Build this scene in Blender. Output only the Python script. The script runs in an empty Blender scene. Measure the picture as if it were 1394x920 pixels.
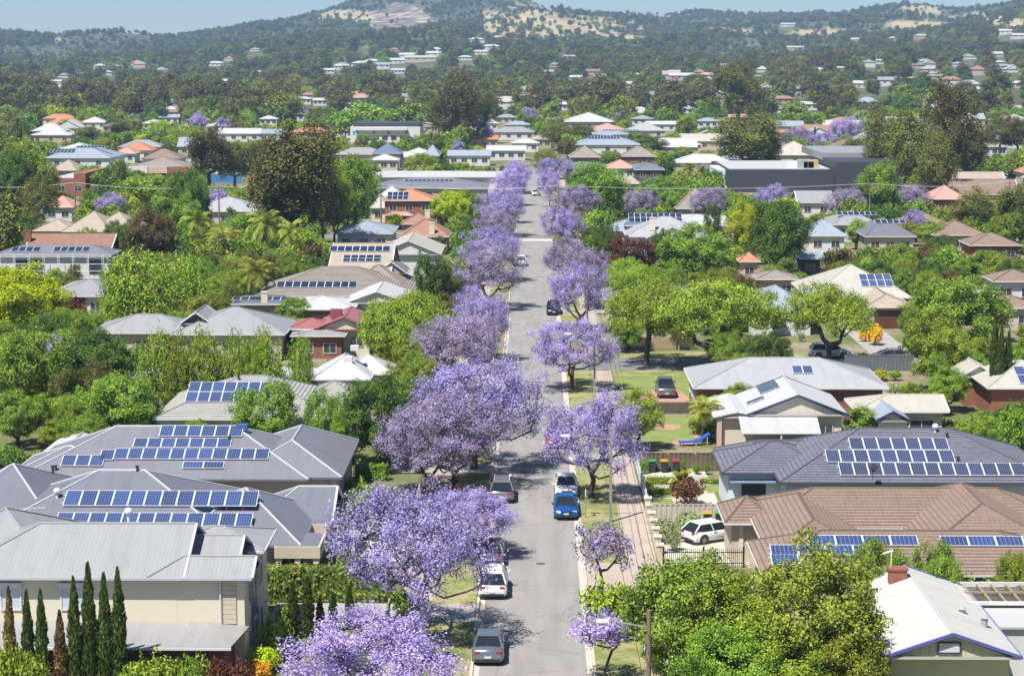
import bpy, bmesh, math, random
import numpy as np
from mathutils import Vector, Matrix

# ------------------------------------------------------------------ scene, camera, sky, sun
S = bpy.context.scene
C = S.collection
R = math.radians
FPX, CX, CY, CAMH = 2710.0, 697.0, 460.0, 34.0          # photograph: 1394 x 920
PITCH = math.atan(385.0 / FPX)
YAW = math.atan(30.0 * math.cos(PITCH) / FPX)
cam = bpy.data.cameras.new('camera'); camo = bpy.data.objects.new('camera', cam); C.objects.link(camo)
cam.sensor_width = 36.0; cam.lens = 36.0 * FPX / 1394.0; cam.clip_start = 1.0; cam.clip_end = 30000.0
camo.location = (0, 0, CAMH); camo.rotation_euler = (math.pi / 2 - PITCH, 0, YAW)
S.camera = camo
SUN_EL, SUN_TO = R(60), Vector((0.62, 0.78, 0)).normalized()    # SUN_TO: where shadows fall
w = bpy.data.worlds.new('World'); S.world = w; w.use_nodes = True
nt = w.node_tree; sky = nt.nodes.new('ShaderNodeTexSky'); sky.sky_type = 'NISHITA'; sky.sun_disc = False
sky.sun_elevation = SUN_EL; sky.sun_rotation = math.atan2(-SUN_TO.x, -SUN_TO.y)
sky.air_density = 0.8; sky.dust_density = 0.1; sky.ozone_density = 5.0; sky.altitude = 300
nt.links.new(sky.outputs[0], nt.nodes['Background'].inputs[0]); nt.nodes['Background'].inputs[1].default_value = 0.066
sl = bpy.data.lights.new('sun', 'SUN'); so = bpy.data.objects.new('sun', sl); C.objects.link(so)
sl.energy = 5.0; sl.angle = R(0.53); sl.color = (1.0, 0.95, 0.87)
so.rotation_euler = Vector((SUN_TO.x * math.cos(SUN_EL), SUN_TO.y * math.cos(SUN_EL), -math.sin(SUN_EL))).to_track_quat('-Z', 'Y').to_euler()
so.location = (-60, 60, 120)
S.view_settings.view_transform = 'Standard'; S.view_settings.look = 'None'
S.view_settings.exposure = 0.66; S.view_settings.gamma = 1.0; S.view_settings.use_curve_mapping = False
S.render.engine = 'CYCLES'
S.cycles.max_bounces = 5; S.cycles.diffuse_bounces = 2; S.cycles.glossy_bounces = 2
S.cycles.transmission_bounces = 3; S.cycles.transparent_max_bounces = 4; S.cycles.volume_bounces = 0
S.cycles.caustics_reflective = False; S.cycles.caustics_refractive = False
S.cycles.use_denoising = True
random.seed(5); RNG = np.random.default_rng(5)

# ------------------------------------------------------------------ pixel -> place
CM = camo.rotation_euler.to_matrix()
def ray(px, py): return CM @ Vector(((px - CX) / FPX, -(py - CY) / FPX, -1.0))
def P(px, py, z=0.0):                       # where the ray through a pixel meets height z
    d = ray(px, py); t = (z - CAMH) / d.z
    return Vector((d.x * t, d.y * t, z))
def PY(px, py, Y):                          # ... meets the vertical plane at distance Y
    d = ray(px, py); t = Y / d.y
    return Vector((d.x * t, Y, CAMH + d.z * t))
def PX(px, py, X):                          # ... meets a vertical plane parallel to the street
    d = ray(px, py); t = X / d.x
    return Vector((X, d.y * t, CAMH + d.z * t))
CMI = CM.transposed()
def proj(x, y, z):
    v = CMI @ Vector((x, y, z - CAMH))
    return CX + FPX * v.x / -v.z, CY - FPX * v.y / -v.z
def pxm(Y): return FPX / math.hypot(Y, CAMH)   # pixels per metre, roughly

# ------------------------------------------------------------------ objects
def tag(o, label=None, cat=None, group=None, kind=None):
    if label: o['label'] = label
    if cat: o['category'] = cat
    if group: o['group'] = group
    if kind: o['kind'] = kind
    return o
def empty(name, loc=(0, 0, 0), rz=0.0, label=None, cat=None, group=None):
    o = bpy.data.objects.new(name, None); C.objects.link(o); o.location = loc; o.rotation_euler = (0, 0, rz)
    o.empty_display_size = 0.2
    return tag(o, label, cat, group)
def link(name, me, parent=None, loc=None, rz=None, scale=None, mat=None):
    o = bpy.data.objects.new(name, me); C.objects.link(o)
    if parent is not None: o.parent = parent
    if loc is not None: o.location = loc
    if rz is not None: o.rotation_euler = (0, 0, rz)
    if scale is not None: o.scale = scale
    if mat is not None:
        o.material_slots[0].link = 'OBJECT'; o.material_slots[0].material = mat
    return o
class MB:
    """collects shapes into one mesh"""
    def __init__(s): s.v = []; s.f = []; s.mi = []; s.uv = {}
    def face(s, pts, mi=0, uv=None):
        n = len(s.v); s.v.extend([tuple(p) for p in pts]); s.f.append(tuple(range(n, n + len(pts)))); s.mi.append(mi)
        if uv: s.uv[len(s.f) - 1] = uv
    def box(s, x0, x1, y0, y1, z0, z1, mi=0):
        n = len(s.v)
        s.v.extend([(x0,y0,z0),(x1,y0,z0),(x1,y1,z0),(x0,y1,z0),(x0,y0,z1),(x1,y0,z1),(x1,y1,z1),(x0,y1,z1)])
        for q in ((0,3,2,1),(4,5,6,7),(0,1,5,4),(1,2,6,5),(2,3,7,6),(3,0,4,7)):
            s.f.append(tuple(n + k for k in q)); s.mi.append(mi)
    def bar(s, a, b, r, n=6, r2=None, mi=0, cap=True):
        a = Vector(a); b = Vector(b); d = b - a
        if d.length < 1e-6: return
        q = d.to_track_quat('Z', 'Y'); k = len(s.v); r2 = r if r2 is None else r2
        for (p, rr) in ((a, r), (b, r2)):
            for i in range(n):
                t = 2 * math.pi * (i + .5) / n
                s.v.append(tuple(p + q @ Vector((rr * math.cos(t), rr * math.sin(t), 0))))
        for i in range(n):
            j = (i + 1) % n; s.f.append((k + i, k + j, k + n + j, k + n + i)); s.mi.append(mi)
        if cap:
            s.f.append(tuple(k + i for i in reversed(range(n)))); s.mi.append(mi)
            s.f.append(tuple(k + n + i for i in range(n))); s.mi.append(mi)
    def prism(s, poly, z0, z1, mi=0):           # poly: ccw (x, y)
        n = len(poly); k = len(s.v)
        for z in (z0, z1): s.v.extend([(x, y, z) for x, y in poly])
        s.f.append(tuple(k + i for i in reversed(range(n)))); s.mi.append(mi)
        s.f.append(tuple(k + n + i for i in range(n))); s.mi.append(mi)
        for i in range(n):
            j = (i + 1) % n; s.f.append((k + i, k + j, k + n + j, k + n + i)); s.mi.append(mi)
    def mesh(s, name, mats, smooth=False):
        me = bpy.data.meshes.new(name); me.from_pydata(s.v, [], s.f)
        if not isinstance(mats, (list, tuple)): mats = [mats]
        for m in mats: me.materials.append(m)
        if len(mats) > 1: me.polygons.foreach_set('material_index', s.mi)
        if s.uv:
            ul = me.uv_layers.new(name='UVMap')
            for fi, uvs in s.uv.items():
                ls = me.polygons[fi].loop_start
                for k, u in enumerate(uvs): ul.data[ls + k].uv = u
        if smooth: me.polygons.foreach_set('use_smooth', [True] * len(me.polygons))
        me.update(); return me
    def build(s, name, mats, parent=None, loc=None, rz=None, smooth=False):
        return link(name, s.mesh(name, mats, smooth), parent, loc, rz)

# ------------------------------------------------------------------ materials
def srgb(r, g, b):
    f = lambda c: (c / 255 / 12.92) if c / 255 <= .04045 else ((c / 255 + .055) / 1.055) ** 2.4
    return (f(r), f(g), f(b))
def nodes(name):
    m = bpy.data.materials.new(name); m.use_nodes = True; t = m.node_tree
    return m, t, t.nodes['Principled BSDF']
def N(t, k, **kw):
    n = t.nodes.new(k)
    for a, v in kw.items(): setattr(n, a, v)
    return n
def ramp(t, fac, stops):
    n = N(t, 'ShaderNodeValToRGB'); e = n.color_ramp.elements
    while len(e) < len(stops): e.new(0.5)
    for q, (p, c) in zip(e, stops): q.position = p; q.color = (*c, 1)
    t.links.new(fac, n.inputs[0]); return n.outputs[0]
def math2(t, op, a, b):
    n = N(t, 'ShaderNodeMath', operation=op)
    for i, x in enumerate((a, b)):
        if isinstance(x, (int, float)): n.inputs[i].default_value = x
        else: t.links.new(x, n.inputs[i])
    return n.outputs[0]
def mixc(t, fac, a, b, blend='MIX'):
    n = N(t, 'ShaderNodeMix', data_type='RGBA', blend_type=blend)
    for i, x in ((0, fac), (6, a), (7, b)):
        if isinstance(x, (int, float)): n.inputs[i].default_value = x
        elif isinstance(x, tuple): n.inputs[i].default_value = (*x, 1)
        else: t.links.new(x, n.inputs[i])
    return n.outputs[2]
def noise(t, vec, scale, detail=3, rough=.55):
    n = N(t, 'ShaderNodeTexNoise'); n.inputs['Scale'].default_value = scale; n.inputs['Detail'].default_value = detail
    n.inputs['Roughness'].default_value = rough
    if vec is not None: t.links.new(vec, n.inputs['Vector'])
    return n.outputs['Fac']
def sc(c, k): return tuple(min(1.0, x * k) for x in c)
def bump(t, b, h, strength, dist):
    n = N(t, 'ShaderNodeBump'); n.inputs['Strength'].default_value = strength; n.inputs['Distance'].default_value = dist
    t.links.new(h, n.inputs['Height']); t.links.new(n.outputs[0], b.inputs['Normal'])
MATS = {}
def mat(name, col, rough=.75, var=.25, scale=.6, metal=0.0, fine=12.0, bmp=0.0, spec=.5):
    if name in MATS: return MATS[name]
    m, t, b = nodes(name); tc = N(t, 'ShaderNodeTexCoord')
    f = math2(t, 'ADD', math2(t, 'MULTIPLY', noise(t, tc.outputs['Object'], scale, 4), .65), math2(t, 'MULTIPLY', noise(t, tc.outputs['Object'], fine, 2), .35))
    c = ramp(t, f, [(.28, sc(col, 1 - var)), (.5, col), (.72, sc(col, 1 + var * .7))])
    t.links.new(c, b.inputs['Base Color']); b.inputs['Roughness'].default_value = rough; b.inputs['Metallic'].default_value = metal
    b.inputs['Specular IOR Level'].default_value = spec
    if bmp: bump(t, b, noise(t, tc.outputs['Object'], fine, 3), bmp, .02)
    MATS[name] = m; return m
def metal_roof(name, col, rough=.42, rib=.22, spec=.4):
    """ribbed sheet steel; the ribs run down the slope (UV in metres)"""
    if name in MATS: return MATS[name]
    m, t, b = nodes(name); tc = N(t, 'ShaderNodeTexCoord'); sp = N(t, 'ShaderNodeSeparateXYZ'); t.links.new(tc.outputs['UV'], sp.inputs[0])
    u = math2(t, 'FRACT', math2(t, 'DIVIDE', sp.outputs[0], rib), 0)
    h = math2(t, 'SUBTRACT', 1.0, math2(t, 'MULTIPLY', math2(t, 'MINIMUM', u, math2(t, 'SUBTRACT', 1.0, u)), 5.0))
    h = math2(t, 'MAXIMUM', h, 0.0)
    sheet = N(t, 'ShaderNodeTexWhiteNoise', noise_dimensions='1D'); t.links.new(math2(t, 'FLOOR', math2(t, 'DIVIDE', sp.outputs[0], .76), 0), sheet.inputs['W'])
    st = N(t, 'ShaderNodeMapping'); t.links.new(tc.outputs['UV'], st.inputs[0]); st.inputs['Scale'].default_value = (2.2, .25, 1)
    f = math2(t, 'ADD', math2(t, 'MULTIPLY', noise(t, st.outputs[0], 1.0, 4), .8), math2(t, 'MULTIPLY', sheet.outputs[0], .14))
    c = ramp(t, f, [(.25, sc(col, .88)), (.5, col), (.75, sc(col, 1.06))])
    c = mixc(t, ramp(t, noise(t, tc.outputs['UV'], .35, 5, .65), [(.52, (0, 0, 0)), (.75, (.5, .5, .5))]), c, sc(col, .78))
    c = mixc(t, math2(t, 'MULTIPLY', h, .14), c, sc(col, .7))
    t.links.new(c, b.inputs['Base Color']); b.inputs['Roughness'].default_value = rough; b.inputs['Specular IOR Level'].default_value = spec
    bump(t, b, h, .3, .03); MATS[name] = m; return m
def tile_roof(name, c1, c2, rough=.8, tw=.3, th=.35):
    if name in MATS: return MATS[name]
    m, t, b = nodes(name); tc = N(t, 'ShaderNodeTexCoord'); sp = N(t, 'ShaderNodeSeparateXYZ'); t.links.new(tc.outputs['UV'], sp.inputs[0])
    uu = math2(t, 'DIVIDE', sp.outputs[0], tw); vv = math2(t, 'DIVIDE', sp.outputs[1], th)
    cb = N(t, 'ShaderNodeCombineXYZ'); t.links.new(math2(t, 'FLOOR', uu, 0), cb.inputs[0]); t.links.new(math2(t, 'FLOOR', vv, 0), cb.inputs[1])
    wn = N(t, 'ShaderNodeTexWhiteNoise', noise_dimensions='2D'); t.links.new(cb.outputs[0], wn.inputs[0])
    f = math2(t, 'ADD', math2(t, 'MULTIPLY', wn.outputs[0], .22), math2(t, 'ADD', .14, math2(t, 'MULTIPLY', noise(t, tc.outputs['UV'], .4, 4), .5)))
    c = ramp(t, f, [(.2, c1), (.75, c2)])
    fu = math2(t, 'FRACT', uu, 0); fv = math2(t, 'FRACT', vv, 0)
    gap = math2(t, 'MAXIMUM', math2(t, 'LESS_THAN', fv, .2), math2(t, 'MULTIPLY', math2(t, 'LESS_THAN', fu, .1), .2))
    c = mixc(t, math2(t, 'MULTIPLY', gap, .7), c, sc(c1, .4))
    t.links.new(c, b.inputs['Base Color']); b.inputs['Roughness'].default_value = rough; b.inputs['Specular IOR Level'].default_value = .3
    bump(t, b, math2(t, 'ADD', math2(t, 'SINE', math2(t, 'MULTIPLY', uu, 6.283), 0), math2(t, 'MULTIPLY', fv, -1.5)), .35, .03)
    MATS[name] = m; return m
def leafmat(name, stops, trans=.22, patch=None, rough=.55, hue=.014, val=.35, nscale=.55, gain=(2.75, 2.45, 1.4)):
    if name in MATS: return MATS[name]
    stops = [(p_, tuple(min(.9, x * g_ * (.55 if p_ < .15 else 1)) for x, g_ in zip(c_, gain))) for p_, c_ in stops]
    m, t, b = nodes(name); g = N(t, 'ShaderNodeNewGeometry'); oi = N(t, 'ShaderNodeObjectInfo'); tc = N(t, 'ShaderNodeTexCoord')
    nz = noise(t, tc.outputs['Object'], nscale, 2)
    f = math2(t, 'ADD', math2(t, 'MULTIPLY', g.outputs['Random Per Island'], .42), math2(t, 'MULTIPLY', nz, .72))
    c = ramp(t, math2(t, 'SUBTRACT', f, .07), stops)
    if patch:
        pn = noise(t, tc.outputs['Object'], patch[2], 2)
        pf = ramp(t, math2(t, 'ADD', math2(t, 'MULTIPLY', pn, .8), math2(t, 'MULTIPLY', g.outputs['Random Per Island'], .2)), [(patch[3], (0, 0, 0)), (patch[3] + .08, (1, 1, 1))])
        c = mixc(t, math2(t, 'MULTIPLY', pf, patch[1]), c, patch[0])
    hs = N(t, 'ShaderNodeHueSaturation'); t.links.new(c, hs.inputs['Color'])
    t.links.new(math2(t, 'ADD', math2(t, 'MULTIPLY', oi.outputs['Random'], 2 * hue), .5 - hue), hs.inputs['Hue'])
    t.links.new(math2(t, 'ADD', math2(t, 'MULTIPLY', oi.outputs['Random'], val), 1 - val / 2), hs.inputs['Value'])
    c = hs.outputs[0]
    t.links.new(c, b.inputs['Base Color']); b.inputs['Roughness'].default_value = rough; b.inputs['Specular IOR Level'].default_value = .25
    tr = N(t, 'ShaderNodeBsdfTranslucent'); t.links.new(c, tr.inputs['Color'])
    mx = N(t, 'ShaderNodeMixShader'); mx.inputs[0].default_value = trans
    t.links.new(b.outputs[0], mx.inputs[1]); t.links.new(tr.outputs[0], mx.inputs[2])
    t.links.new(mx.outputs[0], t.nodes['Material Output'].inputs['Surface'])
    MATS[name] = m; return m

BARK = mat('bark', (.075, .06, .05), .9, .4, 2.0, bmp=.4)
BARK_PALE = mat('bark_pale', (.32, .28, .24), .9, .4, 1.5, bmp=.3)
JACA = leafmat('jacaranda_bloom', [(.12, (.13, .095, .25)), (.36, (.40, .315, .70)), (.64, (.62, .53, .92)), (.92, (.86, .79, .99))], .26, ((.13, .12, .06), .75, 1.1, .54), hue=.008, val=.2, gain=(1, 1, 1))
JACA_B = leafmat('jacaranda_fading', [(.12, (.13, .10, .19)), (.4, (.36, .29, .53)), (.7, (.56, .475, .76)), (.95, (.76, .68, .90))], .26, ((.20, .18, .10), .75, 1.3, .50), hue=.008, val=.2, gain=(1, 1, 1))
LEAF = {
 'mid':    leafmat('leaf_mid',    [(.1, (.022, .045, .010)), (.5, (.075, .135, .025)), (.9, (.15, .23, .05))]),
 'dark':   leafmat('leaf_dark',   [(.1, (.010, .024, .007)), (.5, (.035, .072, .018)), (.9, (.075, .125, .035))]),
 'bright': leafmat('leaf_bright', [(.1, (.035, .062, .012)), (.5, (.10, .16, .026)), (.9, (.175, .245, .045))]),
 'lime':   leafmat('leaf_lime',   [(.1, (.08, .11, .006)), (.5, (.17, .23, .010)), (.9, (.27, .33, .025))], .3),
 'olive':  leafmat('leaf_olive',  [(.1, (.030, .042, .012)), (.5, (.095, .135, .026)), (.9, (.19, .225, .042))]),
 'hedge':  leafmat('leaf_hedge',  [(.1, (.04, .06, .02)), (.5, (.078, .105, .036)), (.9, (.15, .18, .08))]),
 'gum':    leafmat('leaf_gum',    [(.1, (.018, .019, .010)), (.5, (.048, .050, .024)), (.9, (.085, .085, .04))], .22),
 'gumgreen': leafmat('leaf_gumgreen', [(.1, (.022, .028, .011)), (.5, (.066, .080, .027)), (.9, (.12, .135, .045))], .22),
 'brown':  leafmat('leaf_brown',  [(.1, (.022, .018, .011)), (.5, (.055, .044, .025)), (.9, (.095, .078, .044))]),
 'red':    leafmat('leaf_red',    [(.1, (.02, .010, .010)), (.5, (.060, .026, .026)), (.9, (.11, .05, .045))]),
 'orange': leafmat('leaf_orange', [(.1, (.12, .06, .01)), (.5, (.32, .18, .02)), (.9, (.48, .28, .03))]),
 'cypress': leafmat('leaf_cypress', [(.1, (.012, .022, .007)), (.5, (.028, .054, .016)), (.9, (.058, .092, .027))], .12, ((.17, .115, .055), .85, .9, .60)),
 'cypress_dead': leafmat('leaf_cypress_dead', [(.1, (.05, .035, .025)), (.5, (.13, .09, .06)), (.9, (.22, .16, .10))], .12, ((.05, .085, .022), .9, .5, .52)),
 'palm':   leafmat('leaf_palm',   [(.1, (.035, .05, .012)), (.5, (.10, .13, .03)), (.9, (.20, .22, .06))], .25),
 'blue':   leafmat('leaf_blue',   [(.1, (.05, .07, .06)), (.5, (.12, .16, .13)), (.9, (.20, .24, .19))]),
 'yellow': leafmat('leaf_yellow', [(.1, (.22, .17, .015)), (.5, (.45, .37, .02)), (.9, (.6, .5, .05))]),
}

# ------------------------------------------------------------------ trees
def mesh_np(name, v, f, m):
    me = bpy.data.meshes.new(name); v = np.asarray(v, np.float32); f = np.asarray(f, np.int32)
    k = f.shape[1]; n = len(f)
    me.vertices.add(len(v)); me.vertices.foreach_set('co', v.ravel())
    me.loops.add(n * k); me.loops.foreach_set('vertex_index', f.ravel())
    me.polygons.add(n); me.polygons.foreach_set('loop_start', np.arange(0, n * k, k, dtype=np.int32))
    me.materials.append(m); me.update(calc_edges=True); return me
def unit(a): return a / np.maximum(np.linalg.norm(a, axis=1, keepdims=True), 1e-9)
def leaf_quads(c, out, size, rng, up=.35, ob=.9, aspect=.62, droop=0.0):
    """one lozenge-shaped leaf spray per centre, turned mostly outwards and up"""
    n = len(c); nrm = unit(rng.normal(size=(n, 3)) + ob * out + np.array([0, 0, up]))
    t = unit(np.cross(nrm, rng.normal(size=(n, 3))))
    if droop: t = unit(t + np.array([0, 0, -droop * .5])); nrm = unit(np.cross(t, np.cross(nrm, t)) + 1e-6)
    b = np.cross(nrm, t); s = (size * (0.6 + .8 * rng.random((n, 1))))
    v = np.stack([c - t * s, c - b * s * aspect, c + t * s, c + b * s * aspect], 1).reshape(-1, 3)
    f = np.arange(4 * n).reshape(n, 4); return v, f
def branch_mesh(name, nodes_, parent, rad, m, sides=5):
    v = []; f = []
    for i, p in enumerate(parent):
        if p < 0: continue
        a = nodes_[p]; b = nodes_[i]; d = b - a; L = np.linalg.norm(d)
        if L < 1e-4: continue
        d = d / L; h = np.array([1, 0, 0]) if abs(d[2]) > .8 else np.array([0, 0, 1.0])
        u = np.cross(d, h); u /= np.linalg.norm(u); w_ = np.cross(d, u); k = len(v)
        for q, r in ((a, min(rad[p], rad[i] * 1.5)), (b, rad[i])):
            for s in range(sides):
                t = 2 * math.pi * s / sides; v.append(q + r * (math.cos(t) * u + math.sin(t) * w_))
        for s in range(sides):
            s2 = (s + 1) % sides; f.append((k + s, k + s2, k + sides + s2, k + sides + s))
    me = mesh_np(name, np.array(v), np.array(f), m)
    me.polygons.foreach_set('use_smooth', [True] * len(me.polygons)); return me
def gen_tree(name, seed, h, fork, rx, zlo, nb, nsub, nq, leaf, br, lobes=6, flat=.75, low=-.55, inner=.45, droop=0., tr=.3, bark=None, top=1.0, up=.9, sub=.38, bsides=5):
    """trunk forks into limbs that run to foliage masses spread through an uneven crown"""
    rng = np.random.default_rng(seed)
    cz = (h + zlo) / 2; rz = (h - zlo) / 2
    lob = unit(rng.normal(size=(lobes, 3)) * np.array([1, 1, .6]) + np.array([0, 0, .1])); lw = .82 + .36 * rng.random(lobes)
    cs = []
    while len(cs) < nb:
        d = rng.normal(size=3); d /= np.linalg.norm(d)
        if d[2] < low: continue
        k = (np.maximum(lob @ d, 0) ** 3 * lw).max(); k = .68 + .38 * k
        r = (inner + (1 - inner) * rng.random() ** .6) * k
        p = np.array([d[0] * rx * r, d[1] * rx * r, cz + d[2] * rz * r * (top if d[2] > 0 else 1)])
        if all(np.linalg.norm((p - q)) > br * .86 for q in cs) or rng.random() < .05: cs.append(p)
    cs = np.array(cs)
    # limbs
    nd = [np.array([0, 0, -.15]), np.array([rng.normal() * .06, rng.normal() * .06, fork * .5]), np.array([rng.normal() * .1, rng.normal() * .1, fork])]
    par = [-1, 0, 1]; order = np.argsort(np.linalg.norm(cs - nd[2], axis=1)); tips = []
    for i in order:
        p = cs[i]; A = np.array(nd[2:]); dz = p[2] - A[:, 2]
        cost = np.linalg.norm(A - p, axis=1) + np.where(dz < .1, 2.5 * (0.1 - dz), 0)
        j = int(np.argmin(cost)) + 2; a = nd[j]; L = np.linalg.norm(p - a); prev = j
        ns = 3 if L > 1.5 else 2
        for s in range(1, ns + 1):
            t = s / ns; q = a + (p - a) * t + np.array([0, 0, -.12 * L * math.sin(math.pi * t)]) + (rng.normal(size=3) * .05 * L if s < ns else 0)
            nd.append(q); par.append(prev); prev = len(nd) - 1
        tips.append(prev)
    cnt = np.zeros(len(nd))
    for t_ in tips: cnt[t_] += 1
    for i in range(len(nd) - 1, 0, -1): cnt[par[i]] += cnt[i]
    rad = tr * (np.maximum(cnt, .6) / cnt[0]) ** .5; rad[0] *= 1.35
    trunk = branch_mesh(name + '_trunk', nd, par, rad, bark or BARK, bsides)
    # foliage: mass -> sprays -> leaves
    c1 = np.repeat(cs, nsub, 0); g = rng.normal(size=c1.shape); g = unit(g) * (rng.random((len(g), 1)) ** .45) * br
    g[:, 2] *= flat; g[:, 2] += .15 * br; c1 = c1 + g
    if droop: c1[:, 2] -= droop * rng.random(len(c1)) * br * 1.6
    c2 = np.repeat(c1, nq, 0) + rng.normal(size=(len(c1) * nq, 3)) * br * sub * .5
    out = unit(c2 - np.array([0, 0, cz - rz * .4]))
    v, f = leaf_quads(c2, out, leaf, rng, up=up, droop=droop)
    crown = mesh_np(name + '_crown', v, f, LEAF['mid'])
    w2 = np.percentile(np.hypot(c2[:, 0], c2[:, 1]), 97); hh = np.percentile(c2[:, 2], 99.7)
    return trunk, crown, float(w2 * 2), float(hh)
def gen_column(name, seed, h, r, n, leaf):
    rng = np.random.default_rng(seed); z = rng.random(n) ** .85; a = rng.random(n) * 6.283
    prof = np.minimum(1, (1 - z) * 2.3) ** .75 * (.72 + .28 * np.minimum(1, z * 6))
    bumpy = 1 + .18 * np.sin(a * 3 + z * 14 + seed) + .12 * np.sin(z * 47 + a * 2)
    rr = r * prof * bumpy * (.72 + .28 * rng.random(n))
    c = np.stack([rr * np.cos(a), rr * np.sin(a), .05 + z * h], 1); out = np.stack([np.cos(a), np.sin(a), .3 + 0 * a], 1)
    t = unit(np.stack([np.cos(a) * .3, np.sin(a) * .3, 1 + 0 * a], 1) + rng.normal(size=(n, 3)) * .3)
    b = unit(np.cross(out + rng.normal(size=(n, 3)) * .5, t)); s = leaf * (.6 + .8 * rng.random((n, 1)))
    v = np.stack([c - t * s, c - b * s * .4, c + t * s, c + b * s * .4], 1).reshape(-1, 3)
    f = np.arange(4 * n).reshape(n, 4)
    nd = [np.array([0, 0, -.1]), np.array([0, 0, h * .5]), np.array([0, 0, h * .96])]
    tk = branch_mesh(name + '_trunk', nd, [-1, 0, 1], np.array([r * .55, r * .62, .02]), BARK, 6)
    return tk, mesh_np(name + '_crown', v, f, LEAF['cypress']), 2 * r * 1.05, h
def gen_palm(name, seed, h, fr, nf=26, tr=.2, fan=False):
    rng = np.random.default_rng(seed); V = []; F = []
    lean = rng.normal(size=2) * .04 * h
    for k in range(nf):
        a = 6.283 * k / nf + rng.normal() * .15; e = R(75) - (k % 5) * R(24) + rng.normal() * .1; L = fr * (.85 + .3 * rng.random())
        p = np.array([lean[0], lean[1], h]); seg = 9; pts = [p]
        for s in range(seg):
            e2 = e - (s / seg) ** 1.3 * R(95); p = p + L / seg * np.array([math.cos(a) * math.cos(e2), math.sin(a) * math.cos(e2), math.sin(e2)]); pts.append(p)
        side = np.array([-math.sin(a), math.cos(a), 0])
        for s in range(1, seg + 1):
            q = pts[s]; d = pts[s] - pts[s - 1]; d /= np.linalg.norm(d); ll = L * .30 * math.sin(math.pi * (s + .6) / (seg + 1.6)) + .08
            for sg in (-1, 1):
                for o in (0, .5):
                    q0 = q - d * L / seg * o; tip = q0 + side * sg * ll * .85 + d * ll * .55 + np.array([0, 0, -ll * (.35 + .25 * rng.random())])
                    n = len(V); V += [q0 - d * .07, q0 + d * .07, tip + d * .02, tip - d * .02]; F.append((n, n + 1, n + 2, n + 3))
    cr = mesh_np(name + '_crown', np.array(V), np.array(F), LEAF['palm'])
    nd = [np.array([0, 0, -.1]), np.array([lean[0] * .4, lean[1] * .4, h * .5]), np.array([lean[0], lean[1], h])]
    tk = branch_mesh(name + '_trunk', nd, [-1, 0, 1], np.array([tr * 1.4, tr, tr * 1.1]), BARK_PALE, 7)
    return tk, cr, fr * 1.75, h + fr * .62
PROTO = {}
for i in range(5):
    PROTO['jaca%d' % i] = gen_tree('jaca%d' % i, 11 + i, 8.5, 1.5, 5.0, 1.0, 108, 28, 9, .074, .74, lobes=9, flat=.8, low=-.62, inner=.34, tr=.24, sub=.5)
for i in range(2):
    PROTO['jacay%d' % i] = gen_tree('jacay%d' % i, 31 + i, 4.6, 1.5, 1.9, 1.7, 30, 12, 7, .085, .55, lobes=5, low=-.6, inner=.3, tr=.09, sub=.5)
for i in range(4):
    PROTO['broad%d' % i] = gen_tree('broad%d' % i, 51 + i, 8.5, 1.5, 4.2, 1.0, 96, 32, 9, .092, .78, lobes=7, low=-.9, inner=.5, tr=.26, sub=.4)
for i in range(2):
    PROTO['spread%d' % i] = gen_tree('spread%d' % i, 71 + i, 8.0, 1.8, 6.6, 1.9, 110, 32, 8, .098, .98, lobes=8, flat=.6, low=-.5, inner=.35, tr=.36, sub=.36)
for i in range(4):
    PROTO['gum%d' % i] = gen_tree('gum%d' % i, 91 + i, 20.0, 5.5, 6.3, 4.5, 95, 22, 9, .19, 1.45, lobes=9, flat=.95, low=-.85, inner=.35, droop=.8, tr=.5, bark=BARK_PALE if i % 2 else BARK, sub=.5)
for i in range(2):
    PROTO['weep%d' % i] = gen_tree('weep%d' % i, 111 + i, 8.0, 2.0, 4.2, 1.2, 60, 18, 8, .13, 1.05, lobes=6, low=-.6, inner=.45, droop=1.6, tr=.25, flat=1.0)
for i in range(2):
    PROTO['cone%d' % i] = gen_tree('cone%d' % i, 121 + i, 8.0, 1.0, 2.4, .4, 60, 16, 8, .115, .75, lobes=5, low=-.9, inner=.5, tr=.2, flat=.9)
for i in range(3):
    PROTO['bush%d' % i] = gen_tree('bush%d' % i, 131 + i, 1.6, .25, 1.05, .1, 26, 12, 7, .075, .42, lobes=5, low=-.7, inner=.45, tr=.06, bsides=4)
for i in range(3):
    PROTO['cyp%d' % i] = gen_column('cyp%d' % i, 141 + i, 7.0, .46, 3400, .13)
for i in range(2):
    PROTO['palm%d' % i] = gen_palm('palm%d' % i, 151 + i, 5.5, 2.9)
    PROTO['yucca%d' % i] = gen_palm('yucca%d' % i, 161 + i, .5, 1.0, 30, .12)
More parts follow.
